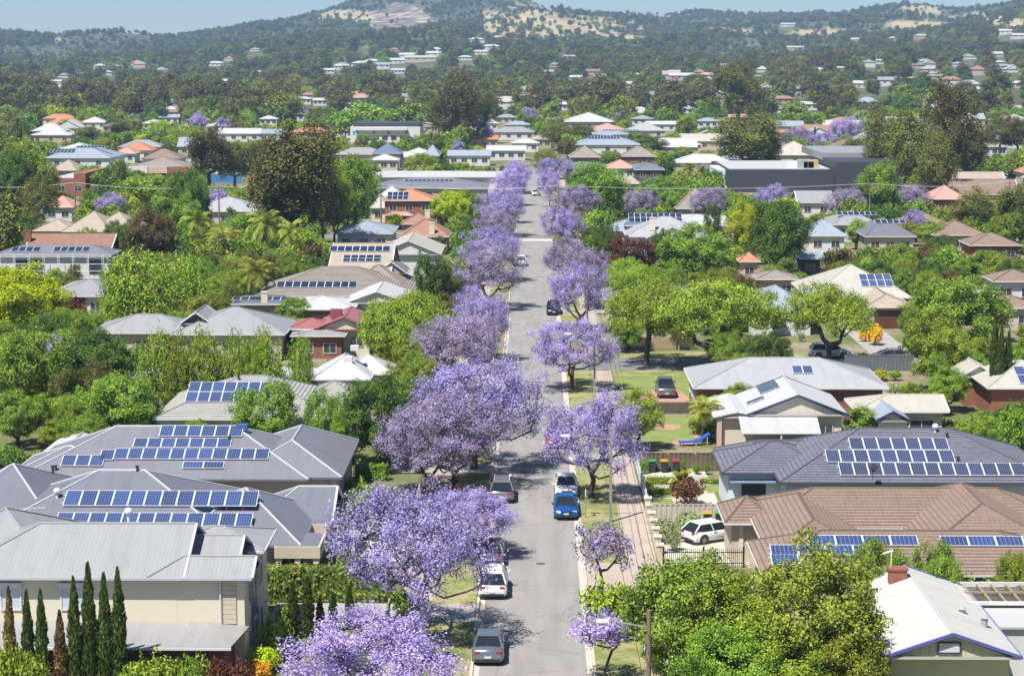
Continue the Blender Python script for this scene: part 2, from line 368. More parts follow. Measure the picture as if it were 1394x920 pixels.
# coarse forms for trees too far away to show leaves
for i in range(5):
    PROTO['far%d' % i] = gen_tree('far%d' % i, 171 + i, 9.0, 2.0, 4.8, 1.0, 34, 12, 6, .34, 1.4, lobes=6, low=-.8, inner=.5, tr=.3, sub=.45, bsides=3)
for i in range(3):
    PROTO['fargum%d' % i] = gen_tree('fargum%d' % i, 181 + i, 16.0, 4.0, 5.4, 4.0, 36, 12, 6, .42, 1.7, lobes=8, low=-.8, inner=.4, tr=.4, droop=.5, sub=.45, bsides=3)
for i in range(3):
    PROTO['farjaca%d' % i] = gen_tree('farjaca%d' % i, 191 + i, 8.0, 1.6, 4.6, 1.2, 44, 14, 7, .22, 1.1, lobes=7, low=-.6, inner=.4, tr=.25, sub=.45, bsides=3)
KIND = {  # proto family, count, material, name, look
 'jaca': ('jaca', 5, JACA, 'jacaranda_tree', 'purple flowering jacaranda'), 'jacab': ('jaca', 5, JACA_B, 'jacaranda_tree', 'jacaranda with fading greyish purple bloom'),
 'jacay': ('jacay', 2, JACA, 'jacaranda_tree', 'young purple jacaranda'), 'jacayb': ('jacay', 2, JACA_B, 'jacaranda_tree', 'young thinly flowering jacaranda'),
 'fjaca': ('farjaca', 3, JACA, 'jacaranda_tree', 'purple flowering jacaranda'), 'fjacab': ('farjaca', 3, JACA_B, 'jacaranda_tree', 'greyish purple jacaranda'),
 'mid': ('broad', 4, LEAF['mid'], 'leafy_tree', 'leafy green tree'), 'dark': ('broad', 4, LEAF['dark'], 'evergreen_tree', 'dark green evergreen tree'),
 'bright': ('broad', 4, LEAF['bright'], 'leafy_tree', 'bright green leafy tree'), 'lime': ('broad', 4, LEAF['lime'], 'lime_leaved_tree', 'yellow-lime leaved tree'),
 'olive': ('broad', 4, LEAF['olive'], 'leafy_tree', 'olive green leafy tree'), 'red': ('cone', 2, LEAF['red'], 'purple_leaved_tree', 'dark burgundy leaved tree'),
 'brown': ('broad', 4, LEAF['brown'], 'leafy_tree', 'brownish leaved tree'), 'spread': ('spread', 2, LEAF['bright'], 'spreading_tree', 'wide flat-topped spreading green tree'),
 'gum': ('gum', 4, LEAF['gum'], 'gum_tree', 'tall brownish green gum tree'), 'gumg': ('gum', 4, LEAF['gumgreen'], 'gum_tree', 'tall olive green gum tree'),
 'weep': ('weep', 2, LEAF['bright'], 'weeping_tree', 'soft weeping green tree'), 'conif': ('cone', 2, LEAF['dark'], 'conifer_tree', 'upright dark green conifer'),
 'upright': ('cone', 2, LEAF['mid'], 'upright_tree', 'narrow upright green tree'), 'cyp': ('cyp', 3, LEAF['cypress'], 'cypress_tree', 'slim green cypress'),
 'cypd': ('cyp', 3, LEAF['cypress_dead'], 'cypress_tree', 'slim cypress with brown dying foliage'), 'palm': ('palm', 2, LEAF['palm'], 'palm_tree', 'feathery palm tree'),
 'yucca': ('yucca', 2, LEAF['palm'], 'spiky_plant', 'spiky rosette plant'), 'bush': ('bush', 3, LEAF['mid'], 'garden_shrub', 'green garden shrub'),
 'bushb': ('bush', 3, LEAF['bright'], 'garden_shrub', 'bright green garden shrub'), 'bushd': ('bush', 3, LEAF['dark'], 'garden_shrub', 'dark green garden shrub'),
 'bushr': ('bush', 3, LEAF['red'], 'garden_shrub', 'dark burgundy garden shrub'), 'busho': ('bush', 3, LEAF['orange'], 'flowering_shrub', 'orange flowering shrub'),
 'bushy': ('bush', 3, LEAF['lime'], 'garden_shrub', 'yellow-green garden shrub'), 'bushl': ('bush', 3, LEAF['blue'], 'garden_shrub', 'grey-green garden shrub'),
 'yellow': ('broad', 4, LEAF['yellow'], 'flowering_tree', 'yellow flowering tree'), 'blue': ('broad', 4, LEAF['blue'], 'conifer_tree', 'blue-grey conifer tree'),
 'fmid': ('far', 5, LEAF['mid'], 'leafy_tree', 'leafy green tree'), 'fdark': ('far', 5, LEAF['dark'], 'evergreen_tree', 'dark green evergreen tree'),
 'fbright': ('far', 5, LEAF['bright'], 'leafy_tree', 'bright green leafy tree'), 'flime': ('far', 5, LEAF['lime'], 'lime_leaved_tree', 'yellow-lime leaved tree'),
 'folive': ('far', 5, LEAF['olive'], 'leafy_tree', 'olive green leafy tree'), 'fbrown': ('far', 5, LEAF['brown'], 'leafy_tree', 'brownish leaved tree'),
 'fgum': ('fargum', 3, LEAF['gum'], 'gum_tree', 'tall brownish green gum tree'), 'fgumg': ('fargum', 3, LEAF['gumgreen'], 'gum_tree', 'tall olive green gum tree'),
 'fblue': ('far', 5, LEAF['blue'], 'conifer_tree', 'blue-grey conifer tree'),
}
TREES = []        # (root, kind, x, y, height, width)
LAND = []         # (x, y, short description) of things that labels can point to
def tree_at(kind, X, Y, hgt, wid, variant=None, label=None, group=None, z=0.0):
    fam, cnt, m, name, look = KIND[kind]
    tk, cr, pw, ph = PROTO['%s%d' % (fam, (random.randrange(cnt) if variant is None else variant % cnt))]
    r = empty(name, (X, Y, z), random.uniform(0, 6.283)); sx = wid / pw; r.scale = (sx, sx, hgt / ph)
    link('trunk', tk, r); link('crown', cr, r, mat=m)
    r['category'] = 'shrub' if 'bush' in kind or kind == 'yucca' else 'tree'
    if label: r['label'] = label
    if group: r['group'] = group
    TREES.append((r, kind, X, Y, hgt, wid)); return r
def T(kind, x, yb, yt, wpx, variant=None, label=None, zb=0.0):
    """a tree from its pixels: middle of the crown, foot, top, crown width"""
    b = P(x, yb, zb); s = pxm(b.y); top = PY(x, yt, b.y)
    return tree_at(kind, b.x, b.y, max(.4, top.z - zb), wpx / s, variant, label, z=zb)
def hedge(x0, x1, y0, y1, h, m, label, name='hedge', dens=26, leaf=.09, z=0.0):
    rng = np.random.default_rng(int(abs(x0 * 13 + y0 * 7)) + 3); L, D = x1 - x0, y1 - y0; pts = []; nr = []
    for (a, b, fn, nn) in ((L, h, lambda u, v: (x0 + u * L, y0 + 0 * u, v * h), (0, -1, .2)), (D, h, lambda u, v: (x1 + 0 * u, y0 + u * D, v * h), (1, 0, .2)), (D, h, lambda u, v: (x0 + 0 * u, y0 + u * D, v * h), (-1, 0, .2)), (L, D, lambda u, v: (x0 + u * L, y0 + v * D, h + 0 * u), (0, 0, 1))):
        n = int(a * b * dens) + 4; u, v = rng.random(n), rng.random(n); p = np.stack(fn(u, v), 1) + rng.normal(size=(n, 3)) * .06; pts.append(p); nr.append(np.repeat([nn], n, 0))
    c = np.concatenate(pts); c[:, 2] += z; v, f = leaf_quads(c, np.concatenate(nr), leaf, rng, up=.2, ob=1.2)
    r = empty(name, ((x0 + x1) / 2, (y0 + y1) / 2, z), 0, label, 'hedge'); o = link('foliage', mesh_np('foliage', v - np.array([(x0 + x1) / 2, (y0 + y1) / 2, z]), f, m), r)
    b = MB(); b.box(-L / 2 + .08, L / 2 - .08, -D / 2 + .08, D / 2 - .08, 0, h - .08); b.build('branches', LEAF['dark'], r); return r

# ------------------------------------------------------------------ houses
def clip_poly(poly, k, lim, keep_above):     # poly: list of (pt, v); keep v >= lim or v <= lim
    out = []
    for i in range(len(poly)):
        a, b = poly[i], poly[(i + 1) % len(poly)]
        ia = (a[1] >= lim) if keep_above else (a[1] <= lim); ib = (b[1] >= lim) if keep_above else (b[1] <= lim)
        if ia: out.append(a)
        if ia != ib:
            t = (lim - a[1]) / (b[1] - a[1]); out.append((a[0] + (b[0] - a[0]) * t, lim))
    return out
def slope(mb, pts, step=0.0, lift=.035):
    """one roof plane, eave edge first two points; UV in metres; step > 0 lays it in overlapping courses"""
    pts = [Vector(p) for p in pts]; e = (pts[1] - pts[0]).normalized(); n = None
    n = (pts[1] - pts[0]).cross(pts[-1] - pts[0]).normalized()
    if n.z < 0: n = -n
    s = n.cross(e); s = s if s.z > 0 else -s; o = pts[0]
    uvf = lambda p: ((p - o).dot(e), (p - o).dot(s))
    if not step:
        mb.face(pts, 0, [uvf(p) for p in pts]); return
    poly = [(p, (p - o).dot(s)) for p in pts]; top = max(v for _, v in poly); k = 0; v0 = 0.0
    while v0 < top - .02:
        v1 = min(v0 + step, top); q = clip_poly(clip_poly(poly, 0, v0, True), 0, v1, False)
        if len(q) >= 3:
            mb.face([p + n * (lift * (1 - (v - v0) / step)) for p, v in q], 0, [uvf(p) for p, v in q])
            lo = [p for p, v in q if v - v0 < 1e-4]
            if len(lo) == 2: mb.face([lo[0], lo[1], lo[1] + n * lift, lo[0] + n * lift], 0, [uvf(lo[0]), uvf(lo[1]), uvf(lo[1]), uvf(lo[0])])
        v0 += step
PANE = mat('window_glass', (.045, .055, .07), .08, .3, 3, spec=.8)
FRAMEW = mat('frame_white', (.64, .64, .63), .5, .08)
FRAMED = mat('frame_dark', (.05, .052, .056), .45, .1)
CAP_MESH = {}
def box_mesh(key, dims, m):
    if key not in CAP_MESH:
        b = MB(); b.box(-dims[0] / 2, dims[0] / 2, -dims[1] / 2, dims[1] / 2, -dims[2] / 2, dims[2] / 2); CAP_MESH[key] = b.mesh(key, m)
    return CAP_MESH[key]
# solar panel: frame and face as one shared mesh, cells in the material
def solar_mats():
    out = []
    for nm, cell, line, nx, ny in (('cells_blue', (.018, .042, .145), (.22, .25, .32), 6, 10), ('cells_dark', (.012, .022, .055), (.05, .07, .12), 6, 10), ('cells_mid', (.016, .032, .095), (.24, .23, .25), 6, 10)):
        m, t, b = nodes('solar_' + nm); tc = N(t, 'ShaderNodeTexCoord'); sp = N(t, 'ShaderNodeSeparateXYZ'); t.links.new(tc.outputs['UV'], sp.inputs[0]); oi = N(t, 'ShaderNodeObjectInfo')
        fu = math2(t, 'FRACT', math2(t, 'MULTIPLY', sp.outputs[0], nx), 0); fv = math2(t, 'FRACT', math2(t, 'MULTIPLY', sp.outputs[1], ny), 0)
        g = math2(t, 'MAXIMUM', math2(t, 'LESS_THAN', fu, .13), math2(t, 'LESS_THAN', fv, .13))
        c = mixc(t, oi.outputs['Random'], sc(cell, .8), sc(cell, 1.45)); c = mixc(t, math2(t, 'MULTIPLY', g, .8), c, line)
        t.links.new(c, b.inputs['Base Color']); b.inputs['Roughness'].default_value = .16; b.inputs['Specular IOR Level'].default_value = .6; out.append(m)
    return out
SOLAR = solar_mats(); ALU = mat('aluminium', (.74, .75, .77), .4, .06, 3)
PANEL = {}
def panel_mesh(w_, h_, k):
    key = (w_, h_, k)
    if key not in PANEL:
        b = MB(); b.box(-w_ / 2, w_ / 2, -h_ / 2, h_ / 2, 0, .04, 0); i = .035; z = .043
        b.face([(-w_ / 2 + i, -h_ / 2 + i, z), (w_ / 2 - i, -h_ / 2 + i, z), (w_ / 2 - i, h_ / 2 - i, z), (-w_ / 2 + i, h_ / 2 - i, z)], 1, [(0, 0), (1, 0), (1, 1), (0, 1)])
        PANEL[key] = b.mesh('solar_panel', [ALU, SOLAR[k]])
    return PANEL[key]
KEEP = []          # (x0, x1, y0, y1, Y) picture areas where a roof shows, kept free by the tree fill
FOOT = []          # (X0, X1, Y0, Y1) footprints
class House:
    def __init__(s, label, short=None, name='house', cat='house', group=None, keep=True):
        s.root = empty(name, (0, 0, 0), 0, label, cat, group); s.first = True; s.short = short; s.keep = keep; s.wings = []
    def at(s, X, Y):
        if s.first:
            s.root.location = (X, Y, 0); s.o = Vector((X, Y, 0)); s.first = False
            if s.short: LAND.append((X, Y, s.short))
    def wing(s, rect, ze, pitch, roof, wall, axis='x', ends='hh', ov=.5, step=0., capm=None, trim=None, z0=0., walls=True, gut=True, gable=None, cap=True, keep=True):
        """hipped or gabled block: rect = eave outline in world metres, ends: hip or gable at each end of the ridge"""
        X0, X1, Y0, Y1 = rect; s.at((X0 + X1) / 2, (Y0 + Y1) / 2); ox, oy = s.o.x, s.o.y
        x0, x1, y0, y1 = X0 - ox, X1 - ox, Y0 - oy, Y1 - oy; FOOT.append((X0, X1, Y0, Y1))
        sw = axis == 'y'
        if sw: x0, x1, y0, y1 = y0, y1, x0, x1         # work with the ridge along local x
        d = (y1 - y0) / 2; ym = (y0 + y1) / 2; zr = ze + pitch * d
        a = x0 + (min(d, (x1 - x0) / 2) if ends[0] == 'h' else 0); b = x1 - (min(d, (x1 - x0) / 2) if ends[1] == 'h' else 0)
        if b < a: a = b = (a + b) / 2
        f = (lambda x, y, z: (y, x, z)) if sw else (lambda x, y, z: (x, y, z))
        mb = MB(); A, B = (a, ym, zr), (b, ym, zr)
        sl = [[(x0, y0, ze), (x1, y0, ze), B, A], [(x1, y1, ze), (x0, y1, ze), A, B]]
        if b - a < 1e-5: sl = [[(x0, y0, ze), (x1, y0, ze), B], [(x1, y1, ze), (x0, y1, ze), A]]
        if ends[0] == 'h': sl.append([(x0, y1, ze), (x0, y0, ze), A])
        if ends[1] == 'h': sl.append([(x1, y0, ze), (x1, y1, ze), B])
        for q in sl: slope(mb, [f(*p) for p in q], step)
        mb.face([f(x0, y0, ze - .16), f(x1, y0, ze - .16), f(x1, y1, ze - .16), f(x0, y1, ze - .16)], 0, [(0, 0)] * 4)
        for (p, q) in (((x0, y0), (x1, y0)), ((x1, y0), (x1, y1)), ((x1, y1), (x0, y1)), ((x0, y1), (x0, y0))):
            mb.face([f(*p, ze - .16), f(*q, ze - .16), f(*q, ze), f(*p, ze)], 0, [(0, 0)] * 4)
        ro = mb.build('roof', roof, s.root)
        if gut:                                          # gutters and bargeboards
            g = MB(); e = .065
            for y, o in ((y0, -e), (y1, e)):
                for k in range(1): g.box(*((min(y, y + o), max(y, y + o), x0 - .02, x1 + .02) if sw else (x0 - .02, x1 + .02, min(y, y + o), max(y, y + o))), ze - .13, ze + .015)
            for x, o, en in ((x0, -e, ends[0]), (x1, e, ends[1])):
                if en == 'h': g.box(*((y0, y1, min(x, x + o), max(x, x + o)) if sw else (min(x, x + o), max(x, x + o), y0, y1)), ze - .132, ze + .013)
                else:
                    xo = x + o * .5
                    for ya in (y0, y1): g.bar(f(xo, ya, ze - .03), f(xo, ym, zr - .02), .1, 4)
            g.build('gutter', trim or FRAMEW, ro)
        if cap:
            c = MB(); r_ = .085
            if b - a > .3: c.bar(f(*A), f(*B), r_, 6)
            for en, xe, T_ in ((ends[0], x0, A), (ends[1], x1, B)):
                if en == 'h':
                    for ya in (y0, y1): c.bar(f(xe, ya, ze + .02), f(*T_), r_ * .9, 6)
            if c.f: c.build('ridge_capping', capm or roof, ro)
        if walls:
            w_ = MB(); i = ov; w_.box(*((y0 + i, y1 - i, x0 + i, x1 - i) if sw else (x0 + i, x1 - i, y0 + i, y1 - i)), z0 - .1, ze - .17)
            w_.build('wall', wall, s.root)
        gi = .25
        for en, xe, sg in ((ends[0], x0, 1), (ends[1], x1, -1)):
            if en == 'g':
                w_ = MB(); xx = xe + sg * gi; x2 = xx + sg * .15
                tri = [(y0 + .3, ze - .155), (y1 - .3, ze - .155), (ym, zr - .16)]
                p1 = [f(xx, y, z) for y, z in tri]; p2 = [f(x2, y, z) for y, z in tri]
                w_.face(p1); w_.face(p2[::-1])
                for k in range(3): w_.face([p1[k], p1[(k + 1) % 3], p2[(k + 1) % 3], p2[k]])
                w_.build('gable_end', gable or wall, s.root)
        W = dict(rect=rect, ze=ze, p=pitch, zr=zr, axis=axis, roof=ro, ov=ov, ends=ends); s.wings.append(W)
        if s.keep and keep:
            c = [proj(x, y, z) for x, y, z in ((X0, Y0, ze), (X1, Y0, ze), ((X0 + X1) / 2, (Y0 + Y1) / 2, zr))]
            KEEP.append((min(c[0][0], c[1][0]), max(c[0][0], c[1][0]), c[2][1], c[0][1] + 3 + 1.4 * pxm(Y0), Y0))
        return W
    def box(s, name, m, x0, x1, y0, y1, z0, z1, parent=None):
        s.at((x0 + x1) / 2, (y0 + y1) / 2); b = MB(); b.box(x0 - s.o.x, x1 - s.o.x, y0 - s.o.y, y1 - s.o.y, z0, z1); return b.build(name, m, parent or s.root)
    def poly(s, name, m, faces, parent=None, thick=.06):
        b = MB()
        for pts in faces:
            pts = [Vector(p) - s.o for p in pts]; lo = [p - Vector((0, 0, thick)) for p in pts]
            e = (pts[1] - pts[0]).normalized(); nn = (pts[1] - pts[0]).cross(pts[-1] - pts[0]).normalized(); sv = nn.cross(e)
            b.face(pts, 0, [((p - pts[0]).dot(e), (p - pts[0]).dot(sv)) for p in pts]); b.face(lo[::-1], 0, [(0, 0)] * len(lo))
            for i in range(len(pts)):
                j = (i + 1) % len(pts); b.face([lo[i], lo[j], pts[j], pts[i]], 0, [(0, 0)] * 4)
        return b.build(name, m, parent or s.root)
    def window(s, x, y, z, w_, h, face='f', frame=None, name='window', glass=None, mull=1):
        """face: f towards the camera (-Y), r towards +X, l towards -X"""
        fr = frame or FRAMEW; b = MB(); t = .07
        for (a0, a1, c0, c1) in ((-w_ / 2, w_ / 2, -h / 2, -h / 2 + t), (-w_ / 2, w_ / 2, h / 2 - t, h / 2), (-w_ / 2, -w_ / 2 + t, -h / 2 + t, h / 2 - t), (w_ / 2 - t, w_ / 2, -h / 2 + t, h / 2 - t)): b.box(a0, a1, -.07, .03, c0, c1)
        for k in range(mull): xm = -w_ / 2 + w_ * (k + 1) / (mull + 1); b.box(xm - .025, xm + .025, -.065, .03, -h / 2 + t, h / 2 - t)
        rz = {'f': 0, 'r': math.pi / 2, 'l': -math.pi / 2}[face]
        o = b.build(name, fr, s.root, (x - s.o.x, y - s.o.y, z), rz); g = MB(); g.box(-w_ / 2 + t, w_ / 2 - t, -.03, .02, -h / 2 + t, h / 2 - t); g.build('pane', glass or PANE, o); return o
    def auto_windows(s, k, n=3, w_=1.5, h=1.2, z=1.6, sides='f', frame=None):
        W = s.wings[k]; X0, X1, Y0, Y1 = W['rect']; i = W['ov']
        for fc in sides:
            L = (X1 - X0 - 2 * i) if fc == 'f' else (Y1 - Y0 - 2 * i); m_ = max(1, min(n, int(L / (w_ + .8))))
            for q in range(m_):
                t = i + L * (q + .5) / m_
                if fc == 'f': s.window(X0 + t, Y0 + i - .01, z, w_, h, 'f', frame)
                elif fc == 'r': s.window(X1 - i + .01, Y0 + t, z, w_ * .8, h, 'r', frame)
                else: s.window(X0 + i - .01, Y0 + t, z, w_ * .8, h, 'l', frame)
    def solar(s, k, x, y, n, rows=1, kind=0, pw=1.02, ph=1.66, face='f', gap=.03, lift=.09, skip=()):
        """array on a roof plane; (x, y) = pixel of its upper left corner (front or left/right plane)"""
        W = s.wings[k]; X0, X1, Y0, Y1 = W['rect']; ze, p = W['ze'], W['p']; d = ray(x, y); al = math.atan(p)
        if face == 'f': t = (CAMH - ze + p * Y0) / (p * d.y - d.z); u, v = Vector((1, 0, 0)), Vector((0, math.cos(al), math.sin(al)))
        elif face == 'l': t = (CAMH - ze + p * X0) / (p * d.x - d.z); u, v = Vector((0, -1, 0)), Vector((math.cos(al), 0, math.sin(al)))
        else: t = (CAMH - ze - p * X1) / (-p * d.x - d.z); u, v = Vector((0, 1, 0)), Vector((-math.cos(al), 0, math.sin(al)))
        q = Vector((d.x * t, d.y * t, CAMH + d.z * t)) - s.o; n_ = u.cross(v); M = Matrix((u, v, n_)).transposed(); me = panel_mesh(pw, ph, kind)
        for r in range(rows):
            for c_ in range(n):
                if (r, c_) in skip: continue
                ctr = q + u * ((c_ + .5) * (pw + gap)) - v * ((r + .5) * (ph + gap)) + n_ * lift
                o = bpy.data.objects.new('solar_panel', me); C.objects.link(o); o.parent = W['roof']; o.location = ctr; o.rotation_euler = M.to_euler()
        rb = MB(); tot = n * (pw + gap)
        for r in range(rows):
            for fz in (.25, .75):
                a = q - v * ((r + fz) * (ph + gap)) + n_ * (lift * .5) - u * .14; rb.bar(a, a + u * (tot + .25), .03, 4)
        rb.build('mounting_rail', ALU, W['roof'])
    def vent(s, px, py, k, kind='vent', m=None):
        W = s.wings[k]; d = ray(px, py); Y0 = W['rect'][2]; t = (CAMH - W['ze'] + W['p'] * Y0) / (W['p'] * d.y - d.z); q = Vector((d.x * t, d.y * t, CAMH + d.z * t)) - s.o
        b = MB(); b.bar(q - Vector((0, 0, .15)), q + Vector((0, 0, .3)), .09, 8)
        if kind == 'whirly':
            for i in range(5): b.bar(q + Vector((0, 0, .28 + i * .07)), q + Vector((0, 0, .35 + i * .07)), .15 + .09 * math.sin(math.pi * (i + .3) / 5), 10, .15 + .09 * math.sin(math.pi * (i + 1.3) / 5))
            b.build('roof_ventilator', m or ALU, W['roof'], smooth=False)
        elif kind == 'skylight':
            b = MB(); b.box(q.x - .4, q.x + .4, q.y - .35, q.y + .35, q.z - .2, q.z + .28); b.build('skylight', m or FRAMED, W['roof'])
        else:
            b.bar(q + Vector((0, 0, .3)), q + Vector((0, 0, .38)), .14, 8); b.build('vent_pipe', m or FRAMED, W['roof'])
    def chimney(s, px, py, Y, w_=.9, h=1.6, m=None):
        q = PY(px, py, Y); s.at(q.x, q.y); x, y = q.x - s.o.x, q.y - s.o.y; b = MB(); b.box(x - w_ / 2, x + w_ / 2, y - .3, y + .3, q.z - h, q.z); b.box(x - w_ / 2 - .06, x + w_ / 2 + .06, y - .36, y + .36, q.z - .12, q.z + .02); b.build('chimney', m or BRICK, s.root)
def WR(xl, xr, ye, yr, ze, p):
    """eave outline from pixels: left and right ends of the front eave, its height, and the ridge row"""
    a, b = P(xl, ye, ze), P(xr, ye, ze); Y0 = (a.y + b.y) / 2; d = ray((xl + xr) / 2, yr); t = (CAMH - ze + p * Y0) / (p * d.y - d.z)
    return (a.x, b.x, Y0, 2 * d.y * t - Y0)
BRICK = mat('brick_red', (.27, .105, .07), .85, .3, 2, bmp=.2)
CREAM = mat('render_cream', (.66, .60, .465), .85, .06, .5)
WHITEW = mat('wall_white', (.62, .62, .61), .8, .06, .5)
TAN = mat('wall_tan', (.46, .37, .27), .85, .12, .6)
BEIGE = mat('wall_beige', (.52, .45, .36), .85, .1, .6)
GREYW = mat('wall_grey', (.34, .34, .35), .8, .1, .6)
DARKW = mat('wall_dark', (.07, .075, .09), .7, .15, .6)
BLUEW = mat('wall_bluewhite', (.60, .68, .74), .8, .08, .6)
PINKW = mat('wall_pink', (.55, .40, .32), .85, .1, .6)
ROOF = {
 'slate': metal_roof('roof_steel_slate', (.165, .172, .205)), 'slate2': metal_roof('roof_steel_slate_pale', (.19, .195, .225)),
 'lightgrey': metal_roof('roof_steel_pale', (.30, .305, .315)), 'grey': metal_roof('roof_steel_grey', (.36, .37, .39)),
 'white': metal_roof('roof_steel_white', (.47, .475, .48), .6), 'cream': metal_roof('roof_steel_cream', (.44, .42, .37), .5), 'zinc': metal_roof('roof_steel_blue', (.30, .345, .41), .45),
 'red': metal_roof('roof_steel_red', (.33, .13, .13)), 'blue': metal_roof('roof_steel_navy', (.14, .18, .26)), 'black': metal_roof('roof_steel_black', (.06, .065, .075)),
 'brownt': tile_roof('roof_tile_brown', (.21, .15, .122), (.29, .212, .172)), 'navyt': tile_roof('roof_tile_slate', (.115, .12, .155), (.185, .19, .235)),
 'greyt': tile_roof('roof_tile_grey', (.30, .30, .29), (.42, .42, .40)), 'tant': tile_roof('roof_tile_tan', (.33, .27, .22), (.47, .40, .33)),
 'oranget': tile_roof('roof_tile_orange', (.40, .17, .10), (.56, .27, .17)), 'redt': tile_roof('roof_tile_red', (.27, .145, .11), (.39, .235, .18)),
 'pinkt': tile_roof('roof_tile_pink', (.50, .25, .21), (.62, .36, .31)), 'greybt': tile_roof('roof_tile_greybrown', (.22, .195, .175), (.33, .295, .265)),
}

# ------------------------------------------------------------------ ground, streets
def struct(o): o['kind'] = 'structure'; return o
def sheet(name, polys, z, m):
    b = MB()
    for p in polys: b.face([(x, y, z) for x, y in p])
    return struct(b.build(name, m))
def rectp(x0, x1, y0, y1): return [(x0, y0), (x1, y0), (x1, y1), (x0, y1)]
def ground_mat():
    m, t, b = nodes('ground_gardens'); tc = N(t, 'ShaderNodeTexCoord'); o = tc.outputs['Object']
    c = ramp(t, noise(t, o, .07, 4), [(.35, (.10, .13, .04)), (.47, (.16, .17, .06)), (.55, (.27, .22, .15)), (.68, (.36, .31, .24))])
    c = mixc(t, ramp(t, noise(t, o, 1.4, 4), [(.4, (0, 0, 0)), (.65, (.6, .6, .6))]), c, (.09, .10, .035))
    t.links.new(c, b.inputs['Base Color']); b.inputs['Roughness'].default_value = .95; bump(t, b, noise(t, o, 6, 3), .5, .05); return m
def asphalt(name, col, joint=True):
    m, t, b = nodes(name); tc = N(t, 'ShaderNodeTexCoord'); o = tc.outputs['Object']; mp = N(t, 'ShaderNodeMapping'); t.links.new(o, mp.inputs[0]); mp.inputs['Scale'].default_value = (1, .12, 1)
    c = ramp(t, noise(t, mp.outputs[0], .9, 4), [(.3, sc(col, .84)), (.5, col), (.7, sc(col, 1.12))])
    c = mixc(t, ramp(t, noise(t, o, 38, 2), [(.35, (.35, .35, .35)), (.6, (0, 0, 0))]), c, sc(col, .72))
    pz = noise(t, o, .22, 3); c = mixc(t, ramp(t, pz, [(.60, (0, 0, 0)), (.63, (.35, .35, .35))]), c, sc(col, .8))
    cr = N(t, 'ShaderNodeTexVoronoi', feature='DISTANCE_TO_EDGE'); cr.inputs['Scale'].default_value = .16; wv = N(t, 'ShaderNodeMapping'); t.links.new(o, wv.inputs[0])
    ad = N(t, 'ShaderNodeVectorMath', operation='ADD'); nz = N(t, 'ShaderNodeTexNoise'); nz.inputs['Scale'].default_value = .8; t.links.new(o, nz.inputs[0]); t.links.new(nz.outputs['Color'], ad.inputs[0]); t.links.new(o, ad.inputs[1]); t.links.new(ad.outputs[0], cr.inputs['Vector'])
    c = mixc(t, math2(t, 'MULTIPLY', math2(t, 'LESS_THAN', cr.outputs['Distance'], .006), .5), c, sc(col, .45))
    t.links.new(c, b.inputs['Base Color']); b.inputs['Roughness'].default_value = .85; bump(t, b, noise(t, o, 60, 2), .25, .01); return m
GROUND = ground_mat(); ASPH = asphalt('asphalt_old', (.275, .263, .255)); ASPH2 = asphalt('asphalt_side', (.20, .20, .205)); ASPH3 = asphalt('asphalt_repair', (.245, .236, .23))
CONC = mat('concrete_kerb', (.50, .45, .38), .9, .2, .7, fine=18, bmp=.2)
PAVE = mat('footpath_pavers', (.40, .335, .285), .9, .18, .5, fine=9, bmp=.2)
GRASS = None
def verge_mat():
    m, t, b = nodes('grass_verge'); tc = N(t, 'ShaderNodeTexCoord'); o = tc.outputs['Object']
    c = ramp(t, math2(t, 'ADD', math2(t, 'MULTIPLY', noise(t, o, .35, 5), .7), math2(t, 'MULTIPLY', noise(t, o, 3.5, 4), .3)), [(.34, (.10, .14, .035)), (.47, (.19, .22, .065)), (.55, (.30, .275, .12)), (.66, (.34, .28, .19))])
    t.links.new(c, b.inputs['Base Color']); b.inputs['Roughness'].default_value = .95; bump(t, b, noise(t, o, 9, 4), .7, .06); return m
GRASS = verge_mat()
LAWN = mat('lawn_green', (.19, .235, .065), .95, .3, .5, fine=7, bmp=.5)
DRIVE = mat('driveway_concrete', (.34, .32, .31), .9, .15, .5, fine=10, bmp=.1)
GRAVEL = mat('gravel_pale', (.50, .46, .39), .95, .3, .8, fine=22, bmp=.6)
BRICKPAVE = mat('brick_paving', (.42, .24, .18), .9, .3, 1.2, fine=9, bmp=.3)
SOIL = mat('soil_brown', (.14, .10, .065), .95, .4, .7, fine=6, bmp=.5)
sheet('ground', [rectp(-1400, 1400, -60, 1100)], 0.0, GROUND)
YEND = 590.0; HW = 3.35
sheet('road', [rectp(-HW, HW, 60, YEND)], .012, ASPH)
SIDE0, SIDE1 = 214.5, 223.0
sheet('side_road', [rectp(HW + .35, 150, SIDE0, SIDE1)], .016, ASPH2)
sheet('cross_road', [rectp(-260, 260, 371, 379)], .016, ASPH2)
sheet('far_road', [rectp(-260, 260, YEND, YEND + 8)], .016, ASPH)
sheet('crossing_pavement', [rectp(-HW, HW, 366, 371)], .020, CONC)
for (x, y, w_, l_) in ((-1.2, 124, 1.6, 3.0), (1.0, 151, .7, 6.0), (-.6, 178, 2.2, 2.0), (1.5, 117, .9, 1.6), (-2.0, 205, 1.2, 5), (.4, 250, 2.6, 3)): sheet('asphalt_patch', [rectp(x - w_ / 2, x + w_ / 2, y, y + l_)], .0145, ASPH3)
for (x, y) in ((.5, 131), (-.9, 158), (.3, 199)):
    b = MB(); b.bar((0, 0, 0), (0, 0, .006), .33, 20); b.bar((0, 0, .006), (0, 0, .010), .26, 20); tag(b.build('manhole_cover', mat('cast_iron', (.10, .10, .105), .6, .2), None, (x, y, .0122)), 'round iron manhole cover set in the grey road', 'manhole', 'manhole covers')
kb = {}
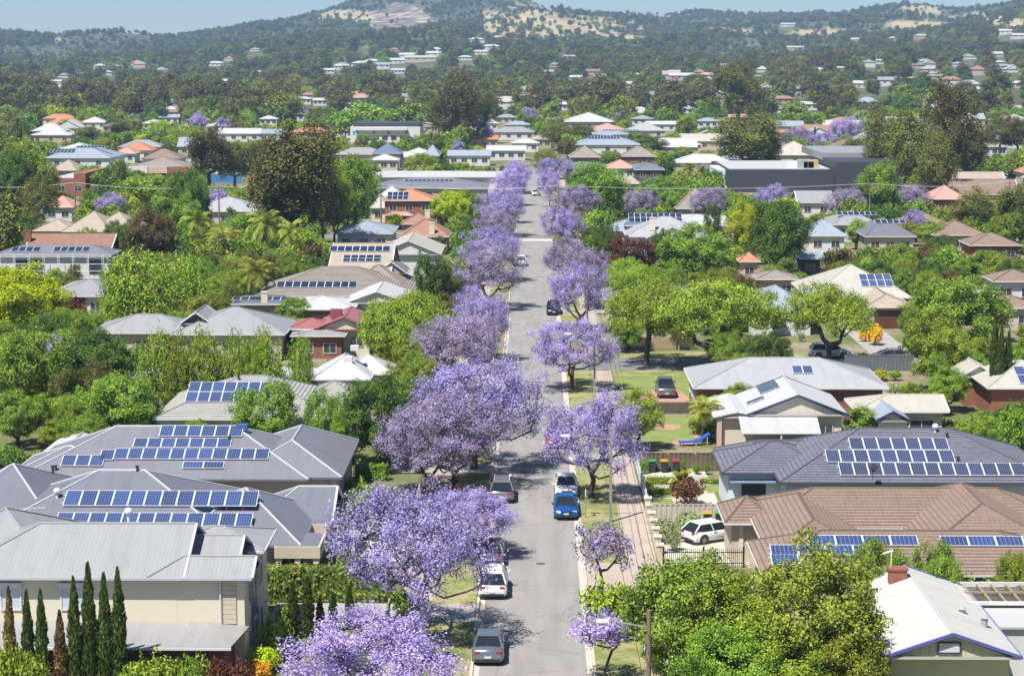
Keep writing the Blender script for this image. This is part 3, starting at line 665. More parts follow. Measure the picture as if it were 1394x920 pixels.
for sg, nm in ((-1, 'kerb_left'), (1, 'kerb_right')):
    b = MB()
    spans = [(60, SIDE0 - 1), (SIDE1 + 1, 370), (380, YEND - 1)] if sg > 0 else [(60, 370), (380, YEND - 1)]
    for a, c in spans:
        y = a
        while y < c:
            e = min(y + 3.0, c); x0, x1 = (HW, HW + .16) if sg > 0 else (-HW - .16, -HW); b.box(x0, x1, y, e - .012, -.02, .125)
            if y < 260: g0, g1 = (HW - .34, HW - .002) if sg > 0 else (-HW + .002, -HW + .34); b.face([(g0, y, .0165), (g1, y, .0165), (g1, e - .012, .0165), (g0, e - .012, .0165)])
            y = e
    struct(b.build(nm, CONC))
for sg, nm in ((-1, 'left'), (1, 'right')):
    gs, ps = [], []
    for a, c in ([(60, SIDE0 - 1), (SIDE1 + 1, 369), (381, YEND - 1)] if sg > 0 else [(60, 369), (381, YEND - 1)]):
        q = lambda u, v: rectp(u, v, a, c) if sg > 0 else rectp(-v, -u, a, c)
        gs.append(q(HW + .16, 6.35)); ps.append(q(6.35, 8.35))
    sheet('verge_' + nm, gs, .10, GRASS); sheet('footpath_' + nm, ps, .105, PAVE)
sheet('side_verge', [rectp(8.5, 150, SIDE1 + .2, SIDE1 + 5), rectp(8.5, 30, SIDE0 - 4, SIDE0 - .2)], .03, GRASS)
def drv(name, x0, x1, y0, y1, m=DRIVE, z=.112): return sheet(name, [rectp(x0, x1, y0, y1)], z, m)

# ------------------------------------------------------------------ hills
PROF = {1000: [(0, 167.0), (1394, 167.0)],
 1500: [(0, 131), (400, 130), (700, 128), (1000, 124), (1394, 112)],
 2200: [(0, 103), (200, 106), (400, 98), (600, 90), (800, 88), (1000, 88), (1200, 78), (1394, 66)],
 3000: [(0, 78), (100, 84), (200, 82), (350, 72), (500, 62), (600, 52), (680, 50), (800, 55), (950, 62), (1050, 66), (1150, 58), (1250, 52), (1330, 46), (1394, 30)],
 3900: [(0, 56), (200, 59), (300, 46), (380, 36), (450, 32), (550, 34), (650, 24), (720, 14), (780, 24), (860, 40), (950, 40), (1050, 40), (1150, 30), (1220, 22), (1300, 30), (1394, 8)],
 5000: [(-200, 64), (0, 60), (60, 67), (120, 66), (170, 62), (200, 65), (225, 61), (275, 48), (310, 47), (345, 39), (380, 37), (430, 22), (470, 11), (500, -4), (540, -14), (600, -18), (690, -14), (740, 18), (800, 22), (850, 23), (900, 21), (950, 16), (1000, 21), (1080, 22), (1110, 18), (1150, 24), (1200, 20), (1255, 12), (1290, 20), (1340, 16), (1394, 4), (1600, -2)],
 6500: [(0, 78), (1394, 70)], 9000: [(0, 80), (1394, 80)]}
DS = sorted(PROF)
def hill(px, D):
    px = np.asarray(px, float); D = np.asarray(D, float); z = np.zeros_like(px)
    rows = np.stack([34 + (75 - np.interp(px, *zip(*PROF[d]))) / 2710.0 * d for d in DS], 0); rows[0] *= 0
    rows[0] -= .15
    i = np.clip(np.searchsorted(DS, D) - 1, 0, len(DS) - 2); d0 = np.array(DS)[i]; d1 = np.array(DS)[i + 1]; t = np.clip((D - d0) / (d1 - d0), 0, 1)
    t2 = t * t * (3 - 2 * t) * .45 + t * .55
    idx = np.arange(rows.shape[1]) if rows.ndim == 2 else 0
    z = rows[i, idx] * (1 - t2) + rows[i + 1, idx] * t2
    X = (px - 727) / 2710 * D; a = np.clip((D - 1300) / 1500, 0, 1)
    rid = (np.abs(np.sin(X / 330 + D / 700 + .6 * np.sin(D / 300))) * -34 + 20) + (np.abs(np.sin(X / 140 - D / 380 + .8 * np.sin(D / 170))) * -15 + 9)
    nz = rid * np.clip((D - 2300) / 900, 0, 1) + np.sin(X / 170 + D / 260) * 9 + np.sin(X / 75 - D / 190 + 1.3) * 6 + np.sin(X / 41 + D / 97 + .4) * 3 + np.sin(X / 260 - D / 410 + 2) * 8
    return z + nz * a * np.where(D > 4400, .22, .6)
npx, nd_ = 260, 170
pxs = np.linspace(-500, 1900, npx); dsn = np.concatenate([np.linspace(1000, 5600, nd_ - 12), np.linspace(5630, 5900, 12)])
PXG, DG = np.meshgrid(pxs, dsn); ZG = hill(PXG.ravel(), DG.ravel()).reshape(PXG.shape); XG = (PXG - 727) / 2710 * DG
BARE = [(545, 28, 42, 17, 2), (480, 24, 48, 7, 1), (725, 26, 36, 18, 1), (775, 42, 80, 18, 1), (845, 54, 30, 6, 1), (690, 44, 30, 9, 1), (1250, 14, 26, 8, 1), (1240, 36, 45, 6, 1), (1370, 36, 50, 9, 1), (1330, 26, 40, 6, 1), (75, 83, 30, 5, 3), (880, 20, 45, 6, 1), (85, 56, 8, 4, 1), (985, 44, 40, 5, 1), (1120, 46, 45, 5, 1), (675, 30, 22, 12, 1)]
def ypix(px, D, z): return 75 + (34 - z) / D * 2710
def bare_at(px, D, z, rng=None):
    y = ypix(px, D, z); k = np.zeros_like(px); wob = 1 + .35 * np.sin(px / 7 + D / 60) + .25 * np.sin(px / 3.1 - D / 35)
    kind = np.zeros_like(px)
    for (cx, cy, rx, ry, kd) in BARE:
        q = np.clip(1.6 - (((px - cx) / rx) ** 2 + ((y - cy) / ry) ** 2) * wob, 0, 1); kind = np.where(q > k, kd, kind); k = np.maximum(k, q)
    return k, kind
KB, KK = bare_at(PXG.ravel(), DG.ravel(), ZG.ravel())
fi = np.arange(nd_ * npx).reshape(nd_, npx)
F4 = np.stack([fi[:-1, :-1], fi[:-1, 1:], fi[1:, 1:], fi[1:, :-1]], -1).reshape(-1, 4)
def hill_mat():
    m, t, b = nodes('hill_ground'); tc = N(t, 'ShaderNodeTexCoord'); o = tc.outputs['Object']; at = N(t, 'ShaderNodeAttribute', attribute_name='cover')
    sp = N(t, 'ShaderNodeSeparateColor'); t.links.new(at.outputs['Color'], sp.inputs[0])
    wood = ramp(t, noise(t, o, .012, 5), [(.3, (.055, .065, .03)), (.55, (.10, .105, .05)), (.75, (.20, .165, .10))])
    dry = ramp(t, noise(t, o, .02, 5), [(.3, (.34, .27, .14)), (.7, (.52, .43, .26))])
    rock = ramp(t, noise(t, o, .03, 5), [(.38, (.09, .065, .055)), (.5, (.24, .18, .15)), (.62, (.50, .42, .34))])
    c = mixc(t, sp.outputs[0], wood, dry); c = mixc(t, sp.outputs[1], c, rock); c = mixc(t, sp.outputs[2], c, (.20, .26, .09))
    t.links.new(c, b.inputs['Base Color']); b.inputs['Roughness'].default_value = .95; return m
hm = mesh_np('hills', np.stack([XG.ravel(), DG.ravel(), ZG.ravel()], 1), F4, hill_mat())
ca = hm.color_attributes.new('cover', 'FLOAT_COLOR', 'POINT')
ca.data.foreach_set('color', np.stack([KB * (KK == 1), KB * (KK == 2), KB * (KK == 3), np.ones_like(KB)], 1).astype(np.float32).ravel())
hm.polygons.foreach_set('use_smooth', [True] * len(hm.polygons))
HILLS = struct(link('hills', hm))

# ------------------------------------------------------------------ woodland that reads as one mass
def scatter(name, label, pts, scl, fam, idx, m):
    """one uncountable mass of distant crowns: points with a crown form on each"""
    src = bpy.data.objects.new(name + '_form', PROTO['%s%d' % (fam, idx)][1].copy()); src.data.materials.clear(); src.data.materials.append(m)
    me = bpy.data.meshes.new(name); n = len(pts); me.vertices.add(n); me.vertices.foreach_set('co', np.asarray(pts, np.float32).ravel())
    a = me.attributes.new('sc', 'FLOAT_VECTOR', 'POINT'); a.data.foreach_set('vector', np.asarray(scl, np.float32).ravel())
    rot = np.zeros((n, 3), np.float32); rot[:, 2] = RNG.random(n) * 6.283; a = me.attributes.new('rot', 'FLOAT_VECTOR', 'POINT'); a.data.foreach_set('vector', rot.ravel())
    o = link(name, me); tag(o, label, 'woodland', None, 'stuff')
    g = bpy.data.node_groups.new(name, 'GeometryNodeTree'); g.interface.new_socket('Geometry', in_out='INPUT', socket_type='NodeSocketGeometry'); g.interface.new_socket('Geometry', in_out='OUTPUT', socket_type='NodeSocketGeometry')
    i_, o_ = g.nodes.new('NodeGroupInput'), g.nodes.new('NodeGroupOutput'); ip = g.nodes.new('GeometryNodeInstanceOnPoints'); oi = g.nodes.new('GeometryNodeObjectInfo'); oi.inputs[0].default_value = src
    oi.inputs['As Instance'].default_value = True
    na = g.nodes.new('GeometryNodeInputNamedAttribute'); na.data_type = 'FLOAT_VECTOR'; na.inputs[0].default_value = 'sc'
    nb = g.nodes.new('GeometryNodeInputNamedAttribute'); nb.data_type = 'FLOAT_VECTOR'; nb.inputs[0].default_value = 'rot'
    g.links.new(i_.outputs[0], ip.inputs['Points']); g.links.new(oi.outputs['Geometry'], ip.inputs['Instance']); g.links.new(na.outputs[0], ip.inputs['Scale']); g.links.new(nb.outputs[0], ip.inputs['Rotation']); g.links.new(ip.outputs[0], o_.inputs[0])
    md = o.modifiers.new('crowns', 'NODES'); md.node_group = g; return o

# ------------------------------------------------------------------ near houses, left of the street
LG, SLT, SL2 = ROOF['lightgrey'], ROOF['slate'], ROOF['slate2']
GREYCAP = mat('capping_pale', (.46, .47, .50), .5, .06)
# cream two-storey house behind the cypresses
h = House('cream two-storey house with pale grey metal roof behind the row of cypresses', 'the cream two-storey house')
m = WR(-80, 250, 786, 712, 5.6, .45); yw = m[2] + .5
h.wing(m, 5.6, .45, LG, CREAM, 'x', 'hg', capm=LG, gable=DARKW, trim=GREYCAP)
lo = WR(200, 343, 786, 757, 5.6, .45); h.wing((lo[0], lo[1], m[2] + .01, lo[3]), 5.602, .45, LG, CREAM, 'x', 'hg', capm=LG, gable=CREAM, trim=GREYCAP)
h.wing((lo[0] - .5, lo[1] - 1.1, lo[3] - 1.6, m[3] - 1.0), 5.55, .42, LG, CREAM, 'x', 'hg', capm=LG, gable=DARKW, trim=GREYCAP)
h.wing((lo[0] - .6, lo[1] - .2, m[3] - 2.5, m[3] + 3.0), 5.5, .3, LG, CREAM, 'x', 'hh', capm=LG)
h.wing((m[0] - 2, P(60, 760, 6).x, m[2] + 3, m[3] + 4), 5.6, .42, LG, CREAM, 'x', 'hh', capm=LG)
for (a, b_) in ((0, 30), (82, 118)):
    u, v = PY(a, 797, yw), PY(b_, 830, yw); h.window((u.x + v.x) / 2, yw - .01, (u.z + v.z) / 2, v.x - u.x, u.z - v.z, 'f', mull=0, glass=mat('shutter_grey', (.50, .55, .60), .6, .05))
    h.box('shutter_box', FRAMEW, u.x - .05, v.x + .05, yw - .22, yw, u.z - .05, u.z + .22)
xr = lo[1] - .5
for Y in (108.2, 110.6, 113.0):
    for z in (4.2, 1.4): h.window(xr + .01, Y, z, 1.0, 1.5, 'r', mull=0)
for i in range(9): h.box('quoin', mat('sandstone', (.56, .48, .36), .9, .15, 2), xr - 1.25, xr - .45, yw - .05, yw - .005, 2.9 + i * .27, 3.15 + i * .27)
q = PY(300, 787, yw); b = MB(); b.bar((q.x - h.o.x, yw - .12 - h.o.y, 5.45), (q.x - h.o.x, yw - .12 - h.o.y, 2.9), .05, 8); b.build('downpipe', FRAMEW, h.root)
zt = PY(200, 846, yw).z; e0, e1 = P(-70, 880, 2.75), P(314, 880, 2.75); xe = P(325, 862, 2.75).x; rx = PY(281, 846, yw).x
h.poly('verandah_roof', LG, [[(e0.x, e0.y, 2.75), (e1.x, e1.y, 2.75), (rx, yw - .02, zt), (e0.x, yw - .02, zt)], [(e1.x, e1.y, 2.75), (e1.x + .45, yw - .02, 2.75), (rx, yw - .02, zt)]])
h.box('verandah_gutter', FRAMEW, e0.x, e1.x + .05, e0.y - .1, e0.y - .005, 2.62, 2.76)
h.box('brick_lower_wall', mat('brick_maroon', (.17, .062, .05), .85, .25, 2, bmp=.2), e0.x, e1.x - .4, e0.y + .6, yw - .02, -.1, 2.6)
b = MB(); b.bar((e1.x - 1.9 - h.o.x, e0.y + .5 - h.o.y, 2.65), (e1.x - 1.9 - h.o.x, e0.y + .5 - h.o.y, 0), .05, 8); b.build('downpipe', FRAMEW, h.root)
h.vent(175, 706, 0, 'whirly')
# tiled roof at the very bottom
g0 = P(271, 909, 4.4); h = House('pale tiled hip roof of a house in front of the cream two-storey house', 'the pale tiled hip roof', keep=False)
h.wing((g0.x - 6, g0.x + 6.5, g0.y - 12.0, g0.y + 2.2), 2.3, .34, ROOF['tant'], CREAM, 'y', 'hh', step=.35)

# slate roofed house with two rows of panels
h = House('slate grey roofed house with two long rows of blue solar panels', 'the slate roofed house with two panel rows')
A = WR(-60, 330, 745, 640, 3.3, .45); h.wing(A, 3.3, .45, SLT, BEIGE, capm=GREYCAP, trim=SLT)
B = WR(230, 412, 738, 664, 3.3, .45); h.wing((B[0], B[1], A[2] + .6, B[3] - .3), 3.302, .45, SLT, BEIGE, capm=GREYCAP, trim=SLT)
h.wing((-18.6, -13.4, B[3] - 4.6, B[3] + 2.8), 3.28, .42, SLT, BEIGE, 'x', 'hg', capm=GREYCAP, gable=BEIGE)
h.wing((A[0] - 4, P(90, 700, 4).x, A[2] + 4, A[3] + 3.5), 3.28, .42, SLT, BEIGE, 'x', capm=GREYCAP)
h.solar(0, 92, 669, 12, 1, 0); h.solar(0, 80, 699, 12, 1, 0)
for (x, y, k) in ((78, 677, 'whirly'), (72, 641, 'vent'), (187, 641, 'vent')): h.vent(x, y, 0, k)
fy = P(400, 742, 3.2).y
for (x0, x1, y0, y1) in ((P(376, 745, 3).x, P(438, 745, 3).x, fy - .8, fy + 3.0), (P(405, 712, 3).x, P(448, 712, 3).x, fy + 5.2, fy + 8.2)):
    h.box('porch_fascia', BEIGE, x0, x1, y0, y1, 2.55, 3.3); h.box('porch_roof', SLT, x0 + .15, x1 - .15, y0 + .15, y1 - .15, 3.302, 3.33)
    for k in range(3): h.box('porch_column', CREAM, x0 + .1 + k * (x1 - x0 - .55) / 2, x0 + .45 + k * (x1 - x0 - .55) / 2, y0 + .1, y0 + .5, -.1, 2.549)
h.box('wall', BEIGE, P(376, 745, 3).x + .4, -13.9, fy - .2, fy + 7.5, -.1, 2.54)
for px in (362, 352): u = P(px, 760, 1.4); h.window(u.x, A[2] + .49, 1.5, .9, 1.7, 'f', mull=0)
h.window(-13.9 + .02, fy + 4, 1.4, 1.5, 1.6, 'r'); h.window(P(398, 758, 1).x, fy - .21, 1.25, .8, 2.3, 'f', frame=FRAMED, mull=0); h.window(P(418, 758, 1).x, fy - .21, 1.25, .8, 2.3, 'f', frame=FRAMED, mull=0)
b = MB(); q = P(42, 735, 4.0) - h.o; b.bar(q, q + Vector((0, 0, 2.0)), .025, 6)
for i in range(8): b.bar(q + Vector((-.9 + i * .25, -.35 + .03 * i, 1.95 + i * .02)), q + Vector((-.9 + i * .25, .45 - .03 * i, 1.95 + i * .02)), .012, 4)
b.bar(q + Vector((-1, 0, 1.93)), q + Vector((1, 0, 2.1)), .018, 4); b.build('antenna', ALU, h.root)

# slate roofed house with many panels
h = House('slate grey hipped house covered with stepped rows of solar panels', 'the slate house with stepped panel rows')
A = WR(20, 420, 652, 580, 3.3, .44); h.wing(A, 3.3, .44, SL2, BEIGE, capm=GREYCAP, trim=SLT)
B = WR(318, 470, 643, 569, 3.3, .45); h.wing((B[0], B[1] - .1, A[2] + .7, A[2] + 15.0), 3.31, .48, SL2, BEIGE, 'y', capm=GREYCAP, trim=SLT)
h.wing((P(45, 640, 3).x - 1, P(160, 640, 3).x, A[2] + 1.5, A[2] + 8.5), 3.28, .42, SL2, BEIGE, capm=GREYCAP)
h.solar(0, 220, 580.5, 6, 1, 0, ph=1.45); h.solar(0, 184, 597.5, 7, 1, 0, ph=1.22); h.solar(0, 158, 611.5, 11, 1, 0, ph=1.38); h.solar(0, 139, 613.5, 1, 1, 0, ph=1.3); h.solar(0, 87, 620.5, 3, 1, 0, ph=1.4); h.solar(0, 250, 629.5, 2, 1, 0, pw=1.5, ph=.85)
h.vent(330, 582, 0, 'skylight', mat('skylight_blue', (.05, .12, .3), .2)); h.vent(76, 640, 0); h.vent(312, 600, 0)
h.box('side_cladding', GREYW, B[1] - .595, B[1] - .56, A[2] + 1.3, A[2] + 14, 0, 3.1)
u = P(448, 660, 1.5); b = MB(); b.bar((B[1] - 1 - h.o.x, A[2] + 1.1 - h.o.y, 3.2), (B[1] - 1 - h.o.x, A[2] + 1.1 - h.o.y, 0), .05, 8); b.build('downpipe', GREYW, h.root)
h.window(B[0] + 3, A[2] + 1.19, 1.5, 1.6, 1.2)
# pool heating mat roof lights behind
h = House('small white roofed shed beside the slate house with stepped panels', None, 'garden_shed', 'shed'); c0 = P(115, 610, 2.6); h.wing((c0.x - 3.2, c0.x + 1.2, c0.y, c0.y + 4.5), 2.4, .35, ROOF['white'], GREYW, 'y', 'gg', ov=.2)

# grey tile house with panels
h = House('grey tiled hip roofed house with a block of blue solar panels', 'the grey tiled house')
A = WR(208, 455, 570, 511, 3.1, .40); h.wing(A, 3.1, .40, ROOF['greyt'], BLUEW, step=.35, capm=ROOF['greyt'])
B = WR(395, 502, 556, 518, 3.1, .40); h.wing(B, 3.11, .40, ROOF['greyt'], BLUEW, step=.35, capm=ROOF['greyt'])
h.solar(0, 259, 521, 7, 2, 0); h.auto_windows(0, 3); h.vent(325, 517, 0)
# white pyramid roof
h = House('white metal pyramid roofed house with a long white wing', 'the white pyramid roofed house')
A = WR(424, 499, 516, 466, 3.2, .62); h.wing((A[0], A[1] + .4, A[2], A[3] - 1.5), 3.2, .62, ROOF['white'], WHITEW, 'y', capm=ROOF['white'])
h.wing((A[1] - 3, A[1] + 2.2, A[2] + 3.5, A[2] + 9.5), 3.15, .5, ROOF['white'], BLUEW, capm=ROOF['white'])
B = P(168, 505, 3.0); h.wing((B.x, A[0] + 1, A[2] + 1.2, A[2] + 8.0), 3.0, .16, ROOF['white'], WHITEW, capm=ROOF['white'])
h.auto_windows(2, 5)
for (x, y) in ((483, 474), (474, 489)): h.vent(x, y, 0, 'skylight', FRAMEW)
# blue gasbottle-like water tank
q = P(507, 528); t_ = empty('water_tank', (q.x, q.y, 0), 0, 'small white water tank beside the white pyramid roofed house', 'water tank'); b = MB(); b.bar((0, 0, 0), (0, 0, 1.7), .75, 16); b.bar((0, 0, 1.7), (0, 0, 1.95), .75, 16, .15); b.build('tank_body', WHITEW, t_, smooth=False); b = MB(); b.bar((0, 0, 1.93), (0, 0, 2.05), .2, 10); b.build('tank_lid', mat('lid_blue', (.08, .2, .4), .5), t_)

# ------------------------------------------------------------------ near houses, right of the street
# white roofed gable house
h = House('white metal roofed gable house with purple-blue bargeboards and brick chimney', 'the white gabled house')
ze = 3.3; a = P(1203, 893, ze); Y0 = a.y; ap = PY(1298, 862, Y0); hw = ap.x - a.x; p = (ap.z - ze) / hw; d = ray(1231, 770); tt = (ap.z - CAMH) / d.z; Yb = d.y * tt
BLUETRIM = mat('trim_purple_blue', (.10, .11, .36), .5, .1)
h.wing((a.x, ap.x + hw, Y0, Yb), ze, p, metal_roof('roof_steel_offwhite', (.50, .49, .465), .65), mat('boards_cream', (.58, .52, .33), .8, .08), 'y', 'gg', capm=ROOF['white'], trim=BLUETRIM)
for i in range(14):
    xx = a.x + .6 + i * (2 * hw - 1.2) / 13; zz = ze - .2 + p * (hw - abs(xx - ap.x)) - .12
    h.box('gable_board_strip', mat('boards_cream', (.58, .52, .33)), xx - .02, xx + .02, Y0 + .225, Y0 + .248, ze - .15, max(ze - .1, zz))
h.window(ap.x - .15, Y0 + .2, ze + .42, 1.2, .62, 'f', frame=mat('trim_navy', (.03, .05, .12), .5), glass=WHITEW, mull=0)
h.chimney(1222, 772, Yb - 2.2, 1.0, 1.3)
b = MB(); q = PY(1213, 772, Yb - 2.2) - h.o; b.bar(q - Vector((0, 0, 1)), q + Vector((0, 0, 1.0)), .03, 6); b.bar(q + Vector((-.5, 0, .8)), q + Vector((.1, 0, 1.0)), .05, 4); b.build('antenna', ALU, h.root)
for (x, y) in ((1265, 858),): qq = P(x, y, ap.z - 1.0) - h.o; b = MB(); b.bar(qq - Vector((0, 0, .5)), qq + Vector((0, 0, .35)), .07, 8); b.build('flue', FRAMED, h.root)
for (x, y) in ((1310, 833), (1340, 845)): qq = P(x, y, ap.z - .6) - h.o; b = MB(); b.bar(qq - Vector((0, 0, .5)), qq + Vector((0, 0, .2)), .18, 10); b.bar(qq + Vector((0, 0, .2)), qq + Vector((0, 0, .34)), .26, 10, .05); b.build('roof_ventilator', GREYW, h.root)
h.box('rear_extension_roof', ROOF['white'], ap.x + hw - 2.0, ap.x + hw + 7, Y0 + 6, Yb + 1.0, 3.0, 3.12)
h.box('rear_extension_wall', WHITEW, ap.x + hw - 1.8, ap.x + hw + 6.8, Y0 + 6.2, Yb + .8, -.1, 2.99)
# pergola
q0, q1 = P(1318, 824, 3.2), P(1420, 800, 3.2); pg = empty('pergola', ((q0.x + q1.x) / 2, (q0.y + q1.y) / 2, 0), 0, 'flat pergola with clear roof sheets behind the white gabled house', 'pergola'); W_, D_ = q1.x - q0.x, 4.2
b = MB(); z = 3.3
for y in (-D_ / 2, D_ / 2): b.box(-W_ / 2, W_ / 2, y - .06, y + .06, z, z + .2)
for x in (-W_ / 2, W_ / 2): b.box(x - .06, x + .06, -D_ / 2 + .07, D_ / 2 - .07, z, z + .2)
b.build('frame', FRAMEW, pg)
for i in range(6):
    b = MB(); x = -W_ / 2 + .5 + i * (W_ - 1) / 5; b.box(x - .05, x + .05, -D_ / 2 + .07, D_ / 2 - .07, z - .02, z + .12); b.build('rafter', mat('timber_pale', (.34, .27, .17), .8), pg)
b = MB(); b.box(-W_ / 2 + .07, W_ / 2 - .07, -.05, .05, z + .125, z + .2); b.build('purlin', mat('timber_pale', (.5, .38, .22)), pg)
b = MB(); b.box(-W_ / 2 + .07, W_ / 2 - .07, -D_ / 2 + .07, D_ / 2 - .07, z - .12, z - .06); b.build('tinted_sheet', mat('sheet_tinted', (.10, .085, .08), .25), pg)
for x in (-W_ / 2 + .1, W_ / 2 - .1):
    for y in (-D_ / 2 + .1, D_ / 2 - .1): b = MB(); b.box(x - .05, x + .05, y - .05, y + .05, -.05, z - .01); b.build('post', FRAMEW, pg)

# brown tiled house
BRT = ROOF['brownt']; h = House('brown tiled house with complex hips and rows of solar panels', 'the brown tiled house')
F1 = WR(1037, 1470, 782, 722, 3.1, .42); h.wing(F1, 3.1, .42, BRT, BEIGE, step=.34, capm=BRT)
B1 = WR(1010, 1400, 719, 664, 3.1, .42); h.wing((B1[0] + 1.0, B1[1] + 3, B1[2], B1[3]), 3.1, .42, BRT, BEIGE, step=.34, capm=BRT)
ys = F1[2] + 1.5
h.wing((P(1030, 722, 3.1).x, P(1166, 719, 3.1).x, F1[3] - 3.4, B1[3] - 1.2), 3.12, .44, BRT, BEIGE, 'y', step=.34, capm=BRT)
h.wing((P(1228, 719, 3.1).x, P(1394, 719, 3.1).x + 1.5, F1[3] - 3.0, B1[3] + .6), 3.12, .44, BRT, BEIGE, 'y', step=.34, capm=BRT)
h.wing((B1[0] - .9, B1[0] + 2.6, B1[2] + 2.2, B1[3] - .5), 2.9, .42, BRT, BEIGE, 'x', 'hh', step=.34, capm=BRT)
h.solar(0, 1098, 730, 4, 1, 0, pw=1.66, ph=1.02); h.solar(0, 1047, 743, 4, 1, 0, pw=1.66, ph=1.02); h.solar(0, 1048, 756, 1, 1, 0, pw=1.66, ph=1.02); h.solar(0, 1278, 731, 6, 1, 0, pw=1.66, ph=1.02)
h.vent(1283, 690, 1); h.box('porch_column', CREAM, B1[0] + .1, B1[0] + .4, B1[2] + 2.6, B1[2] + 2.9, -.1, 2.74)
h.box('garage_door', mat('garage_cream', (.55, .47, .36), .6, .05), B1[0] - .36, B1[0] - .31 + .1, B1[2] + 3.5, B1[2] + 6, 0, 2.2)

# slate tiled house
NVT = ROOF['navyt']; h = House('slate blue tiled house with a large three-row solar array', 'the slate blue tiled house')
A = WR(1062, 1445, 657, 583, 3.3, .40); h.wing(A, 3.3, .40, NVT, BLUEW, step=.34, capm=NVT, trim=DARKW)
B = WR(983, 1142, 645, 607, 3.2, .40); h.wing((B[0], B[1], B[2], B[3] + 1.0), 3.25, .40, NVT, BLUEW, step=.34, capm=NVT, trim=DARKW)
B2 = WR(978, 1120, 634, 590, 3.2, .40); h.wing((B[0] + .3, B2[1] + 2.5, B[2] + 3.4, A[3] - .6), 3.24, .40, NVT, BLUEW, step=.34, capm=NVT, trim=DARKW)
h.solar(0, 1154, 597, 7, 1, 2); h.solar(0, 1122, 613.5, 9, 1, 2); h.solar(0, 1140, 631, 14, 1, 2)
for x, y in ((1304, 628), (1289, 596)): h.vent(x, y, 0)
h.vent(1273, 588, 0, 'whirly'); h.auto_windows(1, 2, 1.8, .9, 1.9, 'f', FRAMED)
h.box('window_awning', mat('awning_slate', (.20, .25, .33), .6), B[0] + .6, B[1] - 2.5, B[2] - .3, B[2] + .48, 2.55, 2.65)
q = P(1188, 646, 4.0) - h.o; b = MB(); b.bar(q - Vector((0, 0, .3)), q + Vector((0, 0, .5)), .03, 6); b.bar(q + Vector((0, -.02, .5)), q + Vector((.1, -.12, .58)), .32, 12, .30); b.build('satellite_dish', FRAMED, h.wings[0]['roof'])

# cream house with white roof
h = House('cream house with white gable roof, white awning and dark solar panels', 'the cream house with white gable roof')
ze = 3.2; a = P(1155, 564, ze); Y0 = a.y; ap = PY(1087, 538, Y0); hw = a.x - ap.x; p = (ap.z - ze) / hw; d = ray(1057, 512); tt = (ap.z - CAMH) / d.z; Yb = d.y * tt
CB = mat('boards_ivory', (.62, .56, .47), .8, .06); NAVY = mat('trim_navy', (.03, .05, .12), .5)
h.wing((ap.x - hw, a.x, Y0, Yb), ze, p, ROOF['white'], CB, 'y', 'gg', capm=ROOF['white'], trim=NAVY)
for i in range(11): xx = ap.x - hw + .8 + i * (2 * hw - 1.6) / 10; h.box('gable_board_strip', CB, xx - .02, xx + .02, Y0 + .225, Y0 + .248, ze - .15, ze - .12 + p * (hw - abs(xx - ap.x)) * .93)
h.solar(0, 1055, 517, 4, 1, 1, face='l', ph=1.9); h.solar(0, 1040, 540, 1, 1, 1, face='l')
L0 = P(972, 566, 3.0); h.wing((L0.x, ap.x - hw + 1.2, L0.y, L0.y + 9), 2.95, .22, ROOF['white'], CB, 'y', 'gg', capm=ROOF['white'])
e0, e1 = P(1010, 590, 2.5), P(1118, 590, 2.5); w0, w1 = PY(1005, 566, Y0 + .4), PY(1112, 566, Y0 + .4)
h.poly('awning_roof', ROOF['white'], [[(e0.x, e0.y, 2.5), (e1.x, e1.y, 2.5), (w1.x, w1.y, w1.z), (w0.x, w0.y, w0.z)]])
for x in (e0.x + .2, (e0.x + e1.x) / 2, e1.x - .2): h.box('awning_post', FRAMEW, x - .06, x + .06, e0.y + .1, e0.y + .22, -.1, 2.42)
h.window(PY(1125, 580, Y0).x, Y0 + .49, 1.6, 1.3, 1.2); h.box('porch_column', PINKW, L0.x + .3, L0.x + .7, L0.y + .1, L0.y + .5, -.1, 2.75)
# grey hip house behind
h = House('grey metal hip roofed brick house with a pair of skylights', 'the grey hip roofed brick house')
A = WR(944, 1210, 528, 487, 3.1, .34); h.wing(A, 3.1, .34, ROOF['grey'], BRICK, capm=ROOF['grey']); h.auto_windows(0, 5, 1.6, 1.1, 1.6, 'fl')
h.solar(0, 1077, 499, 2, 1, 0, pw=.95, ph=1.5)
h = House('pale metal roofed garden house behind the slate blue tiled house', 'the pale roofed garden house'); A = WR(1165, 1292, 560, 537, 2.8, .3); h.wing(A, 2.8, .3, ROOF['cream'], BEIGE, 'x', 'hg'); h.auto_windows(0, 2, 2.2, 1.0, 1.5)
h = House('small gable roof with blue and white stripes beside the pale garden house', 'the striped gable roof'); ze = 2.7; a = P(1192, 572, ze); ap = PY(1215, 549, a.y); hw = ap.x - a.x
h.wing((a.x, ap.x + hw * 1.15, a.y, a.y + 6), ze, .5, ROOF['zinc'], CREAM, 'y', 'gg', ov=.3, trim=NAVY)
h = House('gabled brick house with pale roof and solar panels behind the three cypresses', 'the gabled brick house by the cypresses'); ze = 3.0; a = P(1308, 512, ze); ap = PY(1334, 488, a.y); hw = ap.x - a.x
h.wing((a.x, ap.x + hw, a.y, a.y + 9), ze, .6, ROOF['cream'], BRICK, 'y', 'gg', gable=CB)
A = WR(1345, 1470, 528, 490, 3.0, .35); h.wing(A, 3.0, .35, ROOF['cream'], BRICK); h.solar(1, 1378, 500, 3, 2, 0)

